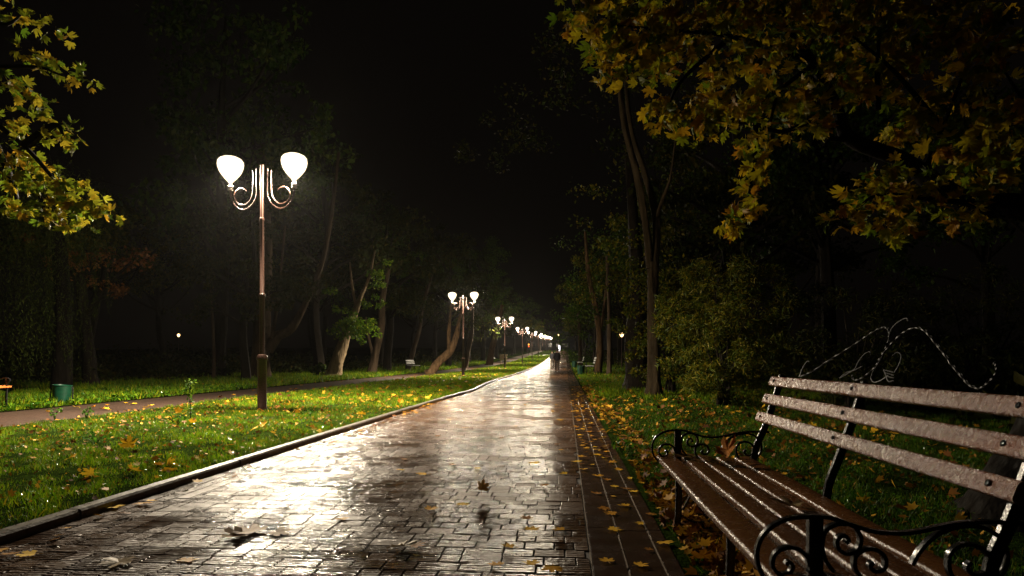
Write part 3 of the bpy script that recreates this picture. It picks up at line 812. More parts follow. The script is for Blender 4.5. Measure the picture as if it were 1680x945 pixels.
def make_small_bench(woodmat):
    """faces +x; about 1.9 m long along y; origin at ground centre"""
    t = empty('park_bench')
    for (a, b_, z) in ((-.05, .05, .45), (.07, .17, .455), (.19, .29, .455), (.31, .40, .445)):
        MB().box(a - .2, b_ - .2, -.95, .95, z - .035, z, .006).build('seat_slat', woodmat, t)
    for (x, z) in ((-.29, .60), (-.33, .73), (-.37, .86)):
        Mx = Matrix.Translation((x, 0, z)) @ Matrix.Rotation(R(-15), 4, 'Y')
        MB().box(-.016, .016, -.95, .95, -.045, .045, .005, M=Mx).build('backrest_slat', woodmat, t)
    for y in (-.86, .86):
        mb = MB()
        mb.ribbon(cr([(.17, y, -.02), (.16, y, .2), (.17, y, .42), (.17, y, .60)], 3), .035, .03)
        mb.ribbon(cr([(-.33, y, -.02), (-.27, y, .3), (-.27, y, .5), (-.33, y, .7), (-.40, y, .93)], 3), .035, .03)
        mb.ribbon(cr([(.2, y, .50), (.24, y, .56), (.17, y, .60), (0, y, .57), (-.15, y, .60), (-.29, y, .58)], 4), .014, .03)
        mb.ribbon([(.19, y, .40), (0, y, .405), (-.27, y, .40)], .03, .025)
        mb.build('side_frame', M['iron'], t, True)
    mb = MB()
    for s in (-1, 1):
        mb.sweep(cr([(-.40, s * .6, .90), (-.41, s * .35, 1.05), (-.42, s * .12, 1.17), (-.42, s * .02, 1.12), (-.41, s * .12, 1.0), (-.40, s * .25, .92)], 5), .008, 5)
    mb.build('back_ornament', M['iron'], t, True)
    return t
b = make_small_bench(M['bench_white'])
b.location = (-12.6, 52.5, gz(52.5) + .02); b.rotation_euler = (0, 0, R(-7))
tag(b, 'small pale bench under trees beyond the second path, left of the second lamp', 'bench')
c = copy_tree(b); p = W(811, 590, 88); c.location = (p.x - .3, p.y, gz(p.y) + .3); c.rotation_euler = (0, 0, R(-6)); tag(c, 'tiny pale bench far along the second path, left of the third lamp', 'bench')
c = copy_tree(b); c.location = (1.60, 44.0, gz(44) + .02); c.rotation_euler = (0, 0, R(180)); c.scale = (1.15, 1.15, 1.25); tag(c, 'white slatted bench just behind the nearer green bin on the right verge', 'bench')
c = copy_tree(b); c.location = (1.50, 68.0, gz(68) + .02); c.rotation_euler = (0, 0, R(180)); c.scale = (1.1, 1.1, 1.2); tag(c, 'far bench beside the farther green bin on the right verge', 'bench')
ob = make_small_bench(M['bench_orange'])
ob.location = (-11.12, 10.85, .02); ob.scale = (1, 1, 1.04)
tag(ob, 'orange bench cut off by the left edge beyond the second path', 'bench')

# ------------------------------------------------------------------ bins
def make_bin():
    t = empty('litter_bin')
    MB().lathe([(.150, .04), (.175, .06), (.20, .50), (.212, .505), (.212, .53), (.198, .535), (.19, .50), (.165, .08), (.0, .075)], 24).build('bucket', M['bin_green'], t, True)
    mb = MB()
    for s in (-1, 1):
        mb.sweep(cr([(s * .24, 0, -.03), (s * .235, 0, .25), (s * .22, 0, .46), (s * .19, 0, .47)], 4), .012, 6)
    mb.sweep([(-.24, 0, .02), (.24, 0, .02)], .01, 6)
    mb.build('stand', M['iron'], t, True)
    return t
bn = make_bin()
p = W(100, 664, F / 74); bn.location = (p.x, p.y, .015); bn.rotation_euler = (0, R(4), .3); bn.scale = (.93, .93, .80)
tag(bn, 'green bucket bin by the second path right of the orange bench', 'litter bin', 'green park bins')
c = copy_tree(bn); c.location = (.98, 41.0, gz(41)); c.scale = (1.25, 1.25, 1.15); c.rotation_euler = (0, 0, 1.2); tag(c, 'nearer green bin on the right verge in front of the white bench', 'litter bin', 'green park bins')
c = copy_tree(bn); c.location = (.90, 66.0, gz(66)); c.scale = (1.25, 1.25, 1.3); c.rotation_euler = (0, 0, .4); tag(c, 'farther green bin on the right verge', 'litter bin', 'green park bins')

# ------------------------------------------------------------------ trees
def stem(mb, pts, rad, n=12, sub=5, wob=.10, seed=1):
    P = cr(pts, sub); mb.sweep(P, crr(rad, len(P)), n, wob=wob, seed=seed)

def clouds(name, mat, parent, cl, tmpl, size, nz=.6, down=.6, origin=None):
    """cl: list of (center, (rx,ry,rz), n)"""
    Ps = []
    for (c, r, n) in cl:
        g = rng.normal(size=(n, 3)); g /= np.linalg.norm(g, axis=1)[:, None]
        rad = rng.random(n) ** .45
        Ps.append(np.array(c)[None] + g * rad[:, None] * np.array(r)[None])
    P = np.concatenate(Ps)
    V = scatter(P, rng.uniform(size[0], size[1], len(P)), tmpl[0], frames(len(P), nz, down))
    if origin is not None: V = V - np.array(origin)[None, None]
    return link(name, npmesh(name, V, V.shape[1], tmpl[1]), mat, parent)

def sub_clouds(center, R3, k, r, n, rs=None):
    """k clumps spread through an ellipsoid of radii R3"""
    out = []
    for _ in range(k):
        g = np.array([random.gauss(0, 1) for _ in range(3)]); g /= np.linalg.norm(g)
        q = np.array(center) + g * np.array(R3) * (random.random() ** .5)
        rr = r * random.uniform(.6, 1.35)
        out.append((tuple(q), (rr, rr, rr * random.uniform(.45, .8)), int(n * random.uniform(.5, 1.4))))
    return out

def tree_from_pixels(name, Z, stems, crown, label, cat='tree', mat='bark', group=None, cmat='fol_green', tmpl=LEAF4, size=(.12, .22), dy=0, down=.6, nz=.6, crown_name='crown'):
    """stems: list of ([(px,py,dZ)...],[radii]); crown: list of (px,py,dZ,(r),n)"""
    base = W(stems[0][0][0][0], 590, Z); base.z = gz(base.y)
    t = empty(name, base)
    mb = MB()
    for k, (pp, rr) in enumerate(stems):
        pts = []
        for q in pp:
            w = W(q[0], q[1], Z + (q[2] if len(q) > 2 else 0)); pts.append(w - base)
        if k == 0:
            pts[0].z = -.12
            pts.insert(1, pts[0] + (pts[1] - pts[0]).normalized() * .45)
            rr = [rr[0] * 1.55, rr[0] * 1.02] + list(rr[1:])
        stem(mb, pts, rr, 22, 9, wob=.15, seed=k + int(Z * 10))
    mb.build('trunk', M[mat], t, True)
    if crown:
        cl = []
        for (px, py, dZ, r, n) in crown:
            w = W(px, py, Z + dZ) - base
            cl += sub_clouds(w, (r[0], r[0], r[1]), max(3, n // 45), max(.25, r[0] * .33), 45)
        clouds(crown_name, M[cmat], t, cl, tmpl, size, nz, down)
    return tag(t, label, cat, group)

# right-hand trees
tree_from_pixels('tree', 17.6,
    [([(1072,650),(1073,560),(1071,480),(1071,430)], [.19,.165,.15,.14]),
     ([(1067,440),(1060,374),(1046,290),(1024,200),(1012,90,1),(1000,-40,2)], [.12,.10,.095,.085,.07,.05]),
     ([(1074,440),(1076,357,.2),(1056,279,.5),(1034,206,.8),(1028,100,1.6),(1040,-20,2)], [.11,.10,.085,.075,.06,.05]),
     ([(1074,365,.2),(1086,330,.0),(1100,290,-.3),(1108,230,-.5)], [.06,.05,.035,.02])],
    [(1010,60,1,(2.2,1.6),700), (1080,150,2,(2.0,1.4),260), (1105,270,-.3,(.7,.5),110), (930,130,2,(1.8,1.2),700), (830,225,6,(1.6,1.2),500), (775,260,8,(1.2,.9),240), (990,250,2.2,(1.2,.8),120)],
    'tall tree with a forked leaning trunk rising left of the right-hand shrub', mat='bark_mid', cmat='fol_dark', size=(.10, .17))
tree_from_pixels('tree', 22,
    [([(1043,638),(1041,560),(1046,470),(1040,380),(1030,250,1)], [.36,.30,.26,.2,.12]),
     ([(1052,640,.6),(1055,560,.6),(1060,500,.9),(1072,420,1)], [.2,.16,.12,.08])],
    [(1040,430,-1.5,(1.5,1.2),650), (1085,470,-2.2,(1.0,.8),260), (1000,330,1,(2,1.6),350), (1030,520,-1.6,(.55,.5),110)],
    'broad dark trunk with yellowish leaves left of the forked tree', mat='bark_dark', cmat='fol_olive', size=(.10, .17))
tree_from_pixels('tree', 46, [([(981,612),(984,560),(978,510),(966,450),(960,380)], [.28,.24,.2,.15,.1]), ([(982,550),(992,500),(998,430)], [.14,.12,.08])],
    [(965,470,-2,(2.4,2.0),600), (985,400,0,(3,2),500)], 'reddish brown trunk behind the right verge, left of the thin upright tree', mat='bark_warm', cmat='fol_green', size=(.16, .28))
tree_from_pixels('tree', 42, [([(999,612),(1000,560),(999,500),(995,420)], [.16,.14,.12,.08])],
    [(1000,460,0,(1.8,1.6),400)], 'thin upright trunk between the reddish trunk and the broad dark trunk', cmat='fol_olive', size=(.14, .25))
tree_from_pixels('tree', 75, [([(952,600),(951,560),(948,500)], [.25,.2,.15])],
    [(945,545,-6,(3.6,2.8),900), (960,480,-4,(4,3),600)], 'green tree hanging over the far right side of the path', cmat='fol_green', size=(.2, .35))

# shrubs, right
def shrub(name, Z, px, py_top, w, label, mat, tmpl, size, n, nclump, depth=None, cat='shrub', down=.3, base_py=None):
    base = W(px, 590, Z); base.z = gz(base.y)
    top = W(px, py_top, Z).z
    t = empty(name, base)
    mb = MB()
    for k in range(9):
        a = random.uniform(0, 6.28); r = random.uniform(.2, .8) * w * .6; h = (top - base.z) * random.uniform(.5, .85)
        stem(mb, [(random.uniform(-.2, .2), random.uniform(-.2, .2), -.1), (math.cos(a) * r * .4, math.sin(a) * r * .4, h * .45), (math.cos(a) * r, math.sin(a) * r, h)], [.03, .022, .008], 6, 4, seed=k)
    mb.build('stems', M['bark_dark'], t, True)
    h = (top - base.z)
    cl = []
    for _ in range(nclump):
        g = np.array([random.gauss(0, 1), random.gauss(0, 1), random.gauss(0, 1)]); g /= np.linalg.norm(g)
        rr = random.random() ** .35
        q = (g[0] * w * rr, g[1] * (depth or w) * rr, h * .5 + g[2] * h * .5 * rr)
        s = random.uniform(.13, .30) * w * .75
        cl.append((q, (s, s, s * .8), n // nclump))
    clouds('foliage', M[mat], t, cl, tmpl, size, .4, down)
    return tag(t, label, cat)
shrub('shrub', 13.6, 1190, 410, 1.45, 'large leafy olive shrub behind the far end of the wooden bench', 'fol_olive', NARROW, (.09, .16), 19000, 150)
shrub('shrub', 12.0, 1400, 455, 1.7, 'dark shrub in the shade directly behind the wooden bench', 'fol_dark', NARROW, (.09, .16), 6000, 60)
shrub('shrub', 13.0, 1600, 430, 1.9, 'dark shrub behind the bench at the right edge', 'fol_dark', NARROW, (.09, .16), 6000, 60)
shrub('shrub', 19.6, 1100, 425, 1.6, 'yellowish leafy shrub beside the broad dark trunk', 'fol_olive', LEAF4, (.08, .14), 8500, 90)
shrub('shrub', 36, 522, 592, .45, 'small green bush at the foot of the pale left trunk', 'fol_green', LEAF4, (.10, .18), 700, 20)

# left-hand trees
tree_from_pixels('tree', 33,
    [([(427,622),(428,560),(432,480),(436,380),(430,250,1)], [.50,.42,.36,.30,.18]),
     ([(440,575),(455,552),(478,538),(505,490),(530,425),(545,340),(556,250)], [.30,.26,.20,.15,.12,.10,.07]),
     ([(446,555,-.3),(455,500,-.3),(461,440,-.2),(468,370,0)], [.10,.08,.06,.04]),
     ([(505,492),(520,470),(528,440)], [.06,.045,.03])],
    [(522,465,-1,(.85,.9),170), (470,300,2,(3,2),350), (400,380,1,(1.8,1.6),160), (560,380,1,(2.2,1.8),200), (500,380,2,(2,1.4),120)],
    'thick forked tree standing behind the nearest lamp, limb leaning right', mat='bark', cmat='fol_dark', size=(.12, .22))
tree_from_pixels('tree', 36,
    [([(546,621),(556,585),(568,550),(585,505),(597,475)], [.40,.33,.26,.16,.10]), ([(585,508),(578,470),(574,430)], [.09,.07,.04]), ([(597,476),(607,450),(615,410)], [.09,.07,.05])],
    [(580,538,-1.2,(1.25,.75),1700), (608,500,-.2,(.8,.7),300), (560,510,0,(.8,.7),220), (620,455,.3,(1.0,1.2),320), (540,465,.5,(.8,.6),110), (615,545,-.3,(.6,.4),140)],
    'tree with a pale lit trunk and bright green leaves left of the second lamp', mat='bark_lit', cmat='fol_lit', size=(.12, .2))
tree_from_pixels('tree', 45, [([(610,614),(618,570),(626,530),(628,490),(640,430)], [.30,.26,.24,.2,.14]), ([(614,590),(604,550),(600,520)], [.13,.1,.07])],
    [(640,440,1,(2.4,2.2),350)], 'dim leaning trunk right of the bright green tree', mat='bark', cmat='fol_dark', size=(.14, .25))
tree_from_pixels('tree', 56, [([(668,606),(678,575),(688,540),(694,500),(712,440)], [.24,.2,.17,.14,.1])],
    [(705,420,1,(3,2.4),350)], 'thin tree leaning right behind the pale left bench', mat='bark', cmat='fol_dark', size=(.16, .28))
tree_from_pixels('tree', 46, [([(704,611),(720,594),(738,577),(748,552),(753,528,.5),(760,500,2)], [.30,.28,.27,.20,.13,.06]), ([(737,580),(736,555),(738,525),(741,495,1)], [.16,.13,.09,.05])],
    [(770,480,4,(3,2.2),300), (775,540,6,(1.8,1.2),260)], 'strongly leaning tree with orange brown bark left of the second lamp pole', mat='bark_warm', cmat='fol_dark', size=(.16, .28))
tree_from_pixels('tree', 58, [([(762,603),(768,575),(774,545),(776,500)], [.24,.2,.17,.1])],
    [(790,535,6,(2.4,1.6),300)], 'slim pale trunk just right of the second lamp pole', mat='bark', cmat='fol_dark', size=(.18, .3))
tree_from_pixels('tree', 80, [([(802,600),(808,570),(816,540),(824,500)], [.42,.34,.28,.2])],
    [(815,510,0,(4,2.6),600)], 'leaning trunk behind the tiny bench left of the third lamp', mat='bark_warm', cmat='fol_green', size=(.22, .35))
tree_from_pixels('tree', 31, [([(350,626),(351,580),(349,530),(345,470)], [.085,.075,.06,.04])],
    [(345,480,0,(1.1,1.1),150), (375,580,0,(.5,.8),60)], 'slender young tree standing left of the nearest lamp beyond the second path', mat='bark', cmat='fol_dark', size=(.10, .17))
tree_from_pixels('tree', 24, [([(150,636),(146,590),(138,520),(130,440)], [.24,.22,.2,.15]), ([(140,520),(175,470),(215,430)], [.1,.07,.04])],
    [(205,430,0,(1.25,.75),420), (150,440,0,(1.2,.8),300), (185,475,0,(.9,.4),120), (100,410,1,(1.2,.9),200)], 'rusty leaved tree behind the green bin at the left', mat='bark_dark', cmat='fol_red', size=(.12, .2))

# willow
base = W(45, 590, 17.5); base.z = .01
wt = empty('willow_tree', base)
mb = MB()
stem(mb, [(0, 1.2, -.1), (.05, 1.2, 2.0), (-.1, 1.2, 4.5), (-.5, 1.2, 7.0)], [.3, .22, .18, .1], 12, 5)
for k in range(8):
    a = random.uniform(0, 6.28)
    stem(mb, [(-.05, 1.2, 4 + k * .3), (math.cos(a) * .9, 1.2 + math.sin(a) * .5, 6.2), (math.cos(a) * 1.9, 1.2 + math.sin(a) * .9, 6.0)], [.08, .05, .02], 6, 4)
mb.build('trunk', M['bark_shaded'], wt, True)
Ps = []; mb = MB()
for k in range(170):
    x = random.uniform(-1.6, 1.45); y = random.uniform(-.9, 1.4); zt = 6.6 - .5 * abs(x) + random.uniform(-.6, .4)
    zb = max(.35, random.uniform(.4, 3.2) if random.random() < .5 else random.uniform(.35, 1.4)) if x < .9 else random.uniform(2.0, 4.5)
    n = int((zt - zb) / .055); zs = np.linspace(zt, zb, n)
    sw = random.uniform(-.25, .25)
    Ps.append(np.stack([x + sw * np.sin((zt - zs) * .5) + rng.normal(0, .03, n), y + rng.normal(0, .03, n), zs], 1))
P = np.concatenate(Ps); n = len(P)
link('crown', npmesh('crown', scatter(P, rng.uniform(.08, .14, n), NARROW[0], frames(n, 0, 2.5)), 4, NARROW[1]), M['willow'], wt)
tag(wt, 'weeping willow with long hanging strands behind the orange bench', 'tree')

MT = [maple_tmpl(c, f, sd) for (c, f, sd) in ((.3,.25,11), (.8,.1,12), (-.5,.3,13), (.5,.9,14), (1.3,.4,15), (.1,-.5,16), (-.9,.6,17))]
MAPLES = (np.array([q[0] for q in MT]), MT[0][1])
# ---- near maple, right: trunk out of frame, limb and leaf sprays reach in
mt_base = Vector((2.93, 4.28, 0))
mt = empty('maple_tree', mt_base)
mb = MB()
def rel(px, py, Z): return W(px, py, Z) - mt_base
r0 = [(-.05, 0, -.1), (0, 0, .12), (.14, .0, .45), (.42, .02, 1.1), (.62, .05, 2.0), (.70, .1, 3.2), (.5, .2, 4.8)]
stem(mb, r0, [.42, .30, .245, .23, .22, .19, .14], 22, 6, wob=.07, seed=3)
for k in range(6):
    a = 2.2 + k * 1.0
    stem(mb, [(.0, 0, .22), (math.cos(a) * .26, math.sin(a) * .26, .06), (math.cos(a) * .5, math.sin(a) * .5, -.05)], [.12, .09, .04], 8, 4, seed=20 + k)
limb = [rel(1760, 400, 4.4), rel(1685, 345, 4.5), rel(1600, 335, 4.7), rel(1540, 305, 4.8), rel(1480, 262, 4.9), rel(1395, 228, 5.0), rel(1372, 175, 5.05), rel(1335, 105, 5.1), rel(1295, 50, 5.1), rel(1270, -30, 5.1)]
stem(mb, [Vector((.52, .05, 2.0))] + limb, [.13, .11, .095, .08, .072, .062, .052, .045, .04, .03, .025], 12, 6, wob=.07, seed=5)
tw = [[(1520,275,4.85),(1545,210,4.7),(1570,150,4.6),(1590,90,4.5)], [(1395,230,5.0),(1362,228,5.0),(1352,240,4.9)], [(1372,175,5.05),(1290,215,5.1),(1240,205,5.15),(1200,200,5.2)],
      [(1330,100,5.1),(1200,60,5.0),(1100,50,4.9),(990,40,4.8)], [(1200,60,5.0),(1120,130,4.9),(1090,190,4.8)], [(1335,105,5.1),(1280,150,5.0),(1262,210,4.9)],
      [(1240,205,5.15),(1236,280,5.1),(1222,350,5.05),(1205,372,5.0)], [(1600,335,4.7),(1520,325,4.6),(1440,320,4.5),(1400,350,4.5)], [(1680,345,4.5),(1690,200,4.2),(1650,120,4.0)],
      [(1545,210,4.7),(1470,120,4.6),(1400,60,4.6)], [(1440,180,4.8),(1440,100,4.8),(1445,20,4.8)]]
for k, c in enumerate(tw):
    stem(mb, [rel(*q) for q in c], crr([.024, .007], len(c)), 6, 5, wob=.05, seed=40 + k)
mb.build('trunk', M['bark_shaded'], mt, True)
cl = []
def mc(px, py, Z, wx, wy, n, dz=.35):
    c = rel(px, py, Z); s = Z / F
    cl.append((tuple(c), (wx * s, dz, wy * s), n))
for a in [(940,12,4.9,30,18,16), (985,30,4.9,45,40,45), (1000,90,4.9,35,45,40), (1040,60,4.9,50,40,55), (1025,115,4.9,40,20,20), (1095,40,5,55,40,60), (1110,90,5,50,35,45), (1075,110,4.9,20,22,12),
          (1085,180,4.9,30,30,28), (1120,185,4.9,35,25,26), (1150,205,4.9,30,25,20), (1160,150,5,20,25,16), (1180,100,5,25,30,20), (1190,165,5,25,30,18), (1170,40,5,60,35,60), (1250,30,5,60,35,60), (1255,90,5,50,35,45),
          (1240,160,5.1,35,30,30), (1225,195,5.1,40,18,22), (1235,240,5.1,20,32,26), (1232,290,5.1,17,30,22), (1225,330,5.05,18,25,18), (1205,362,5.0,22,16,16), (1330,40,5,60,40,55), (1310,170,5,35,45,45), (1335,205,5,30,22,25),
          (1350,110,5.1,50,35,35), (1420,50,4.9,60,45,60), (1400,130,4.9,50,40,45), (1440,140,4.9,35,25,25), (1500,40,4.8,60,45,60), (1480,105,4.8,50,35,36), (1485,215,4.9,40,32,35), (1530,170,4.7,45,40,40), (1560,60,4.6,60,45,55),
          (1590,130,4.6,45,40,36), (1610,250,4.6,50,40,40), (1640,50,4.2,60,50,46), (1660,190,4.0,40,60,34), (1560,240,4.7,50,30,30), (1645,285,4.5,45,28,26), (1440,300,4.6,45,28,36), (1430,345,4.5,45,22,30), (1395,350,4.5,22,18,12),
          (1500,310,4.6,40,30,32), (1480,365,4.55,35,20,18), (1560,330,4.65,40,20,16), (1590,350,4.6,30,20,12), (1245,-10,5.0,280,25,160), (1560,-15,4.6,170,25,90)]:
    mc(*a)
v, f = maples[0]
clouds('crown', M['maple_autumn'], mt, [(c, r, int(n * 1.1)) for (c, r, n) in cl], MAPLES, (.07, .13), .15, 1.3)
tag(mt, 'autumn maple with orange leaves overhanging from the right behind the bench', 'tree')

# ---- near maple, left
lt_base = Vector((-9.4, 5.2, 0.0))
lt = empty('maple_tree', lt_base)
mb = MB()
def rell(px, py, Z): return W(px, py, Z) - lt_base
stem(mb, [(0, 0, -.1), (.05, .05, .6), (.15, .1, 2.0), (.3, .1, 3.4), (.3, 0, 5.2)], [.3, .2, .18, .15, .1], 14, 5, seed=8)
for k, c in enumerate([[(-120,160,6.6),(-30,190,6.6),(40,240,6.5),(95,300,6.4),(150,345,6.3)], [(-120,100,6.8),(-20,110,6.8),(60,110,6.7),(105,125,6.7)], [(-100,0,6.8),(0,40,6.8),(40,20,6.7)], [(-30,190,6.6),(20,300,6.5),(30,345,6.4)],[(40,240,6.5),(90,205,6.5),(105,225,6.5)]]):
    stem(mb, [Vector((.2, .1, 3.0))] * (k < 3) + [rell(*q) for q in c], crr([.05, .008], len(c) + (k < 3)), 7, 5, seed=60 + k)
mb.build('trunk', M['bark_dark'], lt, True)
cl = []
def mcl(px, py, Z, wx, wy, n, dz=.35):
    s = Z / F; cl.append((tuple(rell(px, py, Z)), (wx * s, dz, wy * s), n))
for a in [(15,25,6.9,35,20,24), (85,45,6.9,25,15,12), (65,95,6.9,25,20,22), (95,115,6.8,30,12,14), (130,122,6.8,14,12,9), (20,140,6.8,30,25,30), (55,160,6.8,30,18,22), (80,190,6.7,18,16,14), (100,215,6.6,16,22,20), (112,232,6.5,10,10,8),
          (15,205,6.7,24,25,30), (45,220,6.6,18,12,12), (20,250,6.6,25,22,30), (30,285,6.5,24,25,32), (55,265,6.5,22,14,16), (75,300,6.4,28,18,30), (100,320,6.4,30,20,36), (130,308,6.4,22,14,20), (85,350,6.35,26,20,32), (110,355,6.3,22,20,24),
          (140,330,6.3,22,14,20), (155,342,6.3,18,12,16), (172,350,6.3,10,8,8), (30,345,6.4,16,18,20), (122,372,6.3,10,8,6), (5,300,6.6,10,20,14)]:
    mcl(*a)
clouds('crown', M['maple_yellow'], lt, cl, MAPLES, (.075, .12), .15, 1.2)
tag(lt, 'maple branch with yellow green leaves reaching in at the upper left', 'tree')

# ---- woodland trees behind, shared meshes
def wood_proto(seed, h, cmat, bmat):
    r_ = random.Random(seed)
    t = empty('woodland_tree')
    mb = MB()
    lx = r_.uniform(-.8, .8)
    stem(mb, [(0, 0, -.2), (0, 0, .5), (lx * .4, r_.uniform(-.3, .3), h * .3), (lx, r_.uniform(-.5, .5), h * .6), (lx * 1.5, 0, h * .92)], [.34, .24, .2, .14, .05], 10, 5, seed=seed)
    cl = []
    for k in range(11):
        a = r_.uniform(0, 6.28); z0 = h * r_.uniform(.28, .7); L_ = r_.uniform(1.6, 3.2)
        e = (lx * .7 + math.cos(a) * L_, math.sin(a) * L_, z0 + r_.uniform(.6, 2.4))
        stem(mb, [(lx * z0 / h * 1.3, 0, z0), (lx * .7 + math.cos(a) * L_ * .5, math.sin(a) * L_ * .5, z0 + .7), e], [.09, .06, .02], 6, 4, seed=seed + k)
        cl += sub_clouds(e, (1.2, 1.2, .8), 7, .55, 60)
    cl += sub_clouds((lx, 0, h * .8), (2.4, 2.4, h * .2), 26, .7, 60)
    mb.build('trunk', M[bmat], t, True)
    clouds('crown', M[cmat], t, cl, LEAF4, (.14, .26), .4, .6)
    return t
protos = [wood_proto(101, 9.5, 'fol_dark', 'bark_dark'), wood_proto(202, 12, 'fol_green', 'bark_dark'), wood_proto(303, 8, 'fol_olive', 'bark_dark')]
wl = []
for x, y in ((-15, 27), (-19, 33), (-24, 24), (-17, 41), (-22, 46), (-30, 38), (-14.5, 50), (-18, 60), (-25, 62), (-13.5, 70), (-17, 80), (-22, 90), (-14, 92), (-13, 104), (-18, 112), (-13.5, 124), (-16, 140), (-12.5, 155), (-14, 175), (-12, 195), (-36, 55), (-40, 34), (-31, 78), (-12, 215), (-9.5, 240)):
    wl.append((x, y, 'left'))
for x, y in ((10.5, 25), (16, 19), (6.5, 26), (11, 30), (7, 36), (5.5, 56), (9, 50), (6, 66), (5, 78), (8, 88), (5, 96), (4.8, 112), (6, 128), (4.6, 145), (5.2, 165), (4.4, 185), (5, 205), (14, 42), (16, 26), (3.5, 235)):
    wl.append((x, y, 'right'))
nl = [0, 0, 0]
desc = ['dark low crowned woodland tree', 'tall green woodland tree', 'olive leaved woodland tree']
usedp = set()
for i, (x, y, side) in enumerate(wl):
    k = i % 3
    o = protos[k] if k not in usedp else copy_tree(protos[k])
    usedp.add(k)
    o.location = (x + random.uniform(-.6, .6), y + random.uniform(-1, 1), gz(y))
    o.rotation_euler = (0, 0, random.uniform(0, 6.28)); s = random.uniform(.8, 1.2) if y < 30 else random.uniform(1.25, 1.7); o.scale = (s, s, s * random.uniform(.95, 1.15))
    where = 'in the dark woods left of the second path' if side == 'left' else 'in the dark trees right of the brick path'
    tag(o, f'{desc[k]} {where}', 'tree', f'{side} hand woodland trees')

def undergrowth(label, areas):
    Ps = []
    for (x0, x1, y0, y1, ncl, h) in areas:
        for _ in range(ncl):
            x = random.uniform(x0, x1); y = random.uniform(y0, y1); hh = h * random.uniform(.4, 1.2); rr = hh * random.uniform(.5, 1.0); n = 90
            g = rng.normal(size=(n, 3)); g /= np.linalg.norm(g, axis=1)[:, None]; g[:, 2] = np.abs(g[:, 2]); g *= (rng.random(n) ** .35)[:, None]
            Ps.append(np.array([[x, y, gz(y)]]) + g * np.array([[rr, rr, hh]]))
    P = np.concatenate(Ps)
    o = link('undergrowth', npmesh('undergrowth', scatter(P, rng.uniform(.16, .32, len(P)), LEAF4[0], frames(len(P), .4, .3)), 4, LEAF4[1]), M['fol_dark'])
    tag(o, label, 'undergrowth', None, 'stuff')
undergrowth('dark undergrowth filling the woods left of the second path', [(-34, -17, 22, 60, 150, 1.4), (-60, -30, 20, 90, 170, 2.4), (-22, -13.5, 60, 160, 90, 1.8)])
undergrowth('dark undergrowth filling the woods right of the path', [(5, 18, 17, 50, 130, 1.4), (5, 22, 50, 150, 150, 2.2), (7, 22, 8, 18, 50, 1.8)])

# ------------------------------------------------------------------ small plants on the lawn
def sapling(px, py, h, label, n=46, sz=.05):
    Z = F / (py - 590) * .975; base = W(px, 590, Z); base.z = .02
    t = empty('sapling', base)
    mb = MB(); pts = [(0, 0, -.03), (.01, 0, h * .35), (-.02, .01, h * .7), (.01, 0, h)]
    stem(mb, pts, [.008, .007, .005, .003], 6, 4); mb.build('stem', M['bark_dark'], t, True)
    cl = [((0, 0, h * q), (r, r, .05), int(n * w)) for (q, r, w) in ((1.0, .07, .32), (.85, .08, .25), (.65, .045, .12), (.5, .04, .10), (.3, .05, .1), (.12, .06, .11))]
    clouds('foliage', M['fol_green'], t, cl, LEAF6, (sz, sz * 1.7), .8, .2)
    return tag(t, label, 'plant')
sapling(312, 690, .62, 'knee high leafy sapling standing alone in the grass left of the nearest lamp', 90, .045)
def weed(px, py, h, r, label):
    Z = F / (py - 590); base = W(px, 590, Z); base.z = .02
    t = empty('weed_plant', base); mb = MB(); tips = []
    for k in range(6):
        a = k * 1.05 + random.uniform(-.3, .3); q = (math.cos(a) * r * 1.2, math.sin(a) * r * 1.2, h * random.uniform(.5, 1))
        stem(mb, [(0, 0, -.02), (q[0] * .4, q[1] * .4, q[2] * .6), q], [.004, .003, .002], 5, 3, seed=k); tips.append(q)
    mb.build('stem', M['fol_green'], t, True)
    clouds('foliage', M['weeds'], t, [((q[0], q[1], q[2] * .85), (.035, .035, .03), 5) for q in tips], LEAF6, (.035, .075), .8, .1)
    return tag(t, label, 'plant')
weed(90, 690, .2, .06, 'leafy weed at the lawn edge in front of the green bin')
weed(142, 690, .22, .05, 'leafy weed by the second path, second from the left')
weed(155, 732, .16, .12, 'dark low weed patch in the left grass beside the golden leaf')
weed(505, 690, .18, .06, 'small weed just right of the nearest lamp pole')
weed(292, 700, .2, .06, 'low weed left of the leafy sapling')
weed(1020, 745, .15, .07, 'weed tuft on the right verge left of the far armrest')
weed(555, 655, .22, .07, 'small weed in the grass beyond the nearest lamp')

# ------------------------------------------------------------------ far end of the avenue
M['facade'] = simple('dark_facade', (.05,.055,.07), .8, nscale=.5, var=.3)
M['roofdark'] = simple('dark_roof', (.03,.03,.035), .8)
M['pane'] = simple('dark_pane', (.02,.02,.03), .15, bstr=0)
M['sign_white'] = emis('white_sign_light', (.95, .92, 1.0), 3.0)
M['sign_red'] = emis('red_sign_light', (1.0, .10, .02), 3.0)
M['sign_orange'] = emis('orange_sign_light', (1.0, .38, .04), 3.0)
by = 262
bt = empty('building', (-2, by, gz(by)))
MB().box(-14, 20, 0, 10, -.5, 7.6).build('wall', M['facade'], bt)
MB().box(-14.4, 20.4, -.4, 10.4, 7.6, 8.0, .05).build('roof', M['roofdark'], bt)
for k in range(9):
    for z in (1.2, 4.6):
        w_ = MB().box(-12 + k * 3.4, -10.4 + k * 3.4, -.06, -.005, z, z + 1.7).build('window', M['facade'], bt)
        MB().box(-11.9 + k * 3.4, -10.5 + k * 3.4, -.09, -.062, z + .1, z + 1.6).build('pane', M['pane'], w_)
tag(bt, 'dark building closing the far end of the avenue', 'building')
p = W(917.5, 571, 258)
s = empty('lit_sign', (p.x, p.y, gz(p.y)))
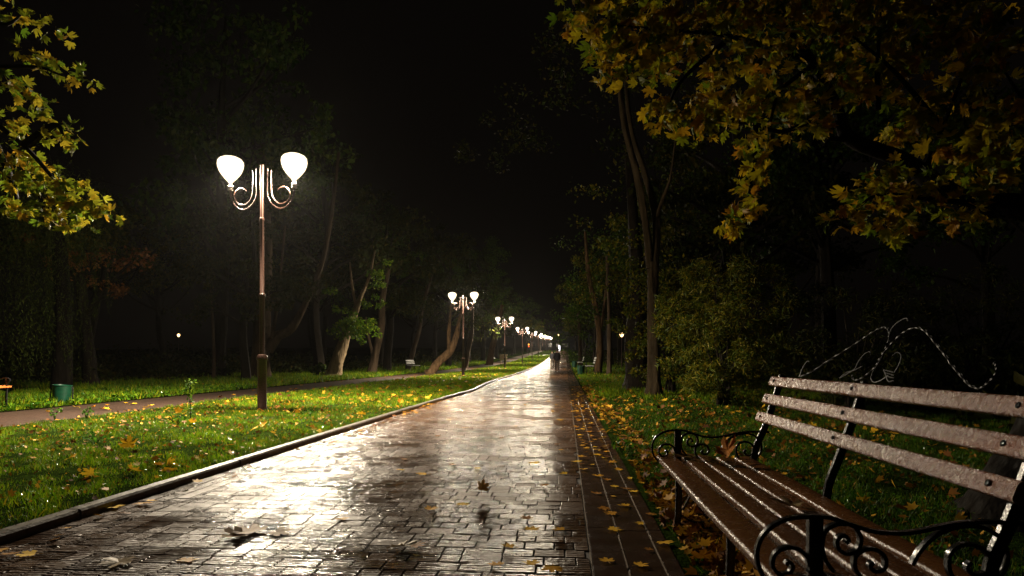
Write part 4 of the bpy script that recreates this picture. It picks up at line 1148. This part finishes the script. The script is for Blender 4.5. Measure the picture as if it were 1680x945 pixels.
MB().box(-.1, .1, -.1, .1, -.3, p.z - gz(p.y) - 1.1).build('post', M['iron'], s)
MB().box(-.36, .36, -.1, .1, p.z - gz(p.y) - 1.2, p.z - gz(p.y) + 1.2, .02).build('light_panel', M['sign_white'], s)
MB().box(-.42, .42, .10, .22, p.z - gz(p.y) - 1.3, p.z - gz(p.y) + 1.3, .02).build('sign_case', M['iron'], s)
tag(s, 'narrow upright white lit sign at the far end of the path', 'sign')
p = W(925, 565, 255)
s = empty('lit_sign', (p.x, p.y, gz(p.y)))
MB().box(-.08, .08, -.08, .08, -.3, p.z - gz(p.y) - .3).build('post', M['iron'], s)
MB().box(-.8, .8, -.1, .1, p.z - gz(p.y) - .3, p.z - gz(p.y) + .3, .02).build('sign_panel', M['bench_white'], s)
tag(s, 'small pale wide panel at the far end, right of the upright lit sign', 'sign')
p = W(867.5, 567, 150)
s = empty('signal_light', (p.x, p.y, gz(p.y)))
hz = p.z - gz(p.y)
MB().sweep([(0, 0, -.2), (0, 0, hz - .5)], .05, 8).build('post', M['iron'], s)
MB().box(-.3, .3, .0, .2, hz - .55, hz + .6, .03).build('signal_case', M['iron'], s)
MB().lathe([(.0, -.02), (.17, .0), (.17, .05), (.1, .09)], 14).build('lamp_lens', M['sign_orange'], s)
k = [k for k in bpy.data.objects if k.parent == s and k.name.startswith('lamp_lens')][0]; k.rotation_euler = (R(90), 0, 0); k.location = (0, 0, hz + .25)
k2 = k.copy(); C.objects.link(k2); k2.location = (0, 0, hz - .22); k2.data = k.data.copy(); k2.data.materials[0] = M['sign_red']; k2.scale = (.75, .75, .75)
tag(s, 'small glowing red and orange signal light beneath the far lamps', 'signal light')
fl2 = copy_tree(fl); p = W(916, 550, 240); fl2.location = (p.x, p.y, p.z - 8.2); fl2.scale = (1.2, 1.2, 2.0); tag(fl2, 'tiny yellow lamp above the white lit sign at the far end', 'lamp')

# beige panel stand beyond the third lamp
p = W(826, 590, 84)
s = empty('panel_stand', (p.x, p.y, gz(p.y)))
M['beige'] = simple('beige_board', (.5,.38,.24), .6, nscale=10, var=.15)
for a in (-.34, .34): MB().box(a - .05, a + .05, -.05, .05, -.1, .60).build('leg', M['beige'], s)
MB().box(-.50, .44, -.08, .08, .60, 1.25, .01).build('board', M['beige'], s)
tag(s, 'pale beige board stand on the grass beside the third lamp', 'stand')

# ------------------------------------------------------------------ walkers
def skin_mesh(name, verts, edges, radii, sub=2):
    me = bpy.data.meshes.new(name); me.from_pydata(verts, edges, []); me.update()
    o = bpy.data.objects.new(name + '_tmp', me); C.objects.link(o)
    md = o.modifiers.new('s', 'SKIN'); md.use_smooth_shade = True
    for i, r in enumerate(radii):
        me.skin_vertices[0].data[i].radius = (r, r) if not hasattr(r, '__len__') else r
        me.skin_vertices[0].data[i].use_root = (i == 0)
    o.modifiers.new('sub', 'SUBSURF').levels = sub; o.modifiers['sub'].render_levels = sub
    dg = bpy.context.evaluated_depsgraph_get()
    out = bpy.data.meshes.new_from_object(o.evaluated_get(dg))
    bpy.data.objects.remove(o); bpy.data.meshes.remove(me)
    out.name = name; out.materials.clear(); return out
M['skin'] = simple('skin', (.45,.27,.19), .6, bstr=0)
M['coat'] = simple('dark_coat', (.022,.022,.028), .8, nscale=20)
M['trousers'] = simple('dark_trousers', (.09,.065,.05), .8, nscale=20)
M['hair'] = simple('dark_hair', (.02,.014,.01), .5)
M['shoe'] = simple('dark_shoes', (.02,.02,.02), .4)
def person(x, y, rz, label, ph=1):
    t = empty('person', (x, y, gz(y)), rz)
    s = .24 * ph
    V = [(0,0,.93),(0,0,1.12),(0,.01,1.38),(0,.02,1.50),(0,.03,1.60),(0,.035,1.71)]
    E = [(0,1),(1,2),(2,3),(3,4),(4,5)]; Rr = [.14,.13,.15,.05,.085,.075]
    def add(v, r, par):
        V.append(v); Rr.append(r); E.append((par, len(V) - 1)); return len(V) - 1
    for sx, d in ((-1, 1), (1, -1)):
        a = add((sx * .17, 0, 1.42), .055, 2); b_ = add((sx * .21, -.02 - d * .10 * ph, 1.15), .042, a); c = add((sx * .20, d * -.12 * ph + .06, .92), .032, b_)
        h = add((sx * .20, d * -.14 * ph + .08, .84), .028, c)
        for q in range(5):
            off = (q - 2) * .014
            f1 = add((sx * .20 + off * .3, d * -.14 * ph + .085 + off, .79 - .01 * (q in (2, 3))), .009, h); add((sx * .195 + off * .3, d * -.14 * ph + .095 + off, .755 - .012 * (q in (1, 2, 3))), .007, f1)
        hp = add((sx * .095, 0, .88), .095, 0); kn = add((sx * .10, d * s * .55 + .03, .50), .065, hp); an = add((sx * .10, d * s, .10), .042, kn); add((sx * .11, d * s + .13, .04), .035, an)
    body = link('body', skin_mesh('body', V, E, Rr), M['skin'], t, True)
    # nose and ears belong to the body mesh by small bumps: face side is +y
    # coat
    V2 = [(0,0,.80),(0,0,1.0),(0,0,1.2),(0,.01,1.40),(0,.015,1.50)]; E2 = [(0,1),(1,2),(2,3),(3,4)]; R2 = [.20,.18,.17,.175,.07]
    for sx, d in ((-1, 1), (1, -1)):
        i = len(V2); V2 += [(sx * .18, 0, 1.42), (sx * .22, -.02 - d * .10 * ph, 1.15), (sx * .205, d * -.12 * ph + .055, .93)]; R2 += [.072, .06, .048]; E2 += [(3, i), (i, i+1), (i+1, i+2)]
    link('coat', skin_mesh('coat', V2, E2, R2), M['coat'], t, True)
    V3 = [(0,0,.90)]; E3 = []; R3 = [.15]
    for sx, d in ((-1, 1), (1, -1)):
        i = len(V3); V3 += [(sx * .095, 0, .84), (sx * .10, d * s * .55 + .03, .50), (sx * .10, d * s, .12)]; R3 += [.105, .078, .06]; E3 += [(0, i), (i, i+1), (i+1, i+2)]
    link('trousers', skin_mesh('trousers', V3, E3, R3), M['trousers'], t, True)
    for sx, d in ((-1, 1), (1, -1)):
        MB().box(sx * .105 - .05, sx * .105 + .05, d * s - .09, d * s + .19, 0, .09, .02).build('shoe', M['shoe'], t, True)
    link('hair', skin_mesh('hair', [(0, .005, 1.62), (0, .01, 1.70), (0, .02, 1.755)], [(0,1),(1,2)], [.085, .096, .07]), M['hair'], t, True)
    return tag(t, label, 'person')
p = W(914, 590, 50); person(p.x, p.y, .05, 'person in dark coat and brown trousers walking away in the middle of the path')
p = W(906, 590, 66); person(p.x, p.y, -.05, 'person in dark clothes walking away farther down the path, left of the other', -1)

HAZE = .00011
if HAZE:
    hm = bpy.data.materials.new('night_mist'); hm.use_nodes = True
    hn = hm.node_tree; hn.nodes.clear()
    ho = hn.nodes.new('ShaderNodeOutputMaterial'); hv = hn.nodes.new('ShaderNodeVolumePrincipled')
    hv.inputs['Color'].default_value = (.9, .9, .88, 1); hv.inputs['Density'].default_value = HAZE; hv.inputs['Anisotropy'].default_value = .72
    hn.links.new(hv.outputs[0], ho.inputs['Volume'])
    o = MB().box(-270, 270, -50, 470, -1.2, 22).build('haze', hm); o['kind'] = 'stuff'; o['label'] = 'thin damp night air around the lamps'; o['category'] = 'haze'

# ------------------------------------------------------------------ world, camera, render
w = bpy.data.worlds.new('World'); bpy.context.scene.world = w; w.use_nodes = True
bg = w.node_tree.nodes['Background']
bg.inputs[0].default_value = (.0016, .0012, .0009, 1); bg.inputs[1].default_value = 1.0

cam = bpy.data.cameras.new('Camera'); co = bpy.data.objects.new('Camera', cam); C.objects.link(co)
co.location = (0, 0, CAMH); co.rotation_euler = (R(90), 0, YAW)
cam.sensor_width = 36; cam.lens = 36 * F / 1680; cam.shift_y = 117.5 / 1680
cam.clip_end = 2000; cam.clip_start = .05
sc = bpy.context.scene; sc.camera = co
sc.view_settings.view_transform = 'Standard'; sc.view_settings.look = 'None'; sc.view_settings.exposure = 0; sc.view_settings.gamma = 1
sc.render.engine = 'CYCLES'
cy = sc.cycles
cy.use_denoising = True
try: cy.denoiser = 'OPENIMAGEDENOISE'
except Exception: pass
cy.max_bounces = 4; cy.diffuse_bounces = 2; cy.glossy_bounces = 2; cy.transmission_bounces = 2; cy.transparent_max_bounces = 4
cy.caustics_reflective = False; cy.caustics_refractive = False
cy.sample_clamp_indirect = 2.0; cy.sample_clamp_direct = 0
cy.use_light_tree = True
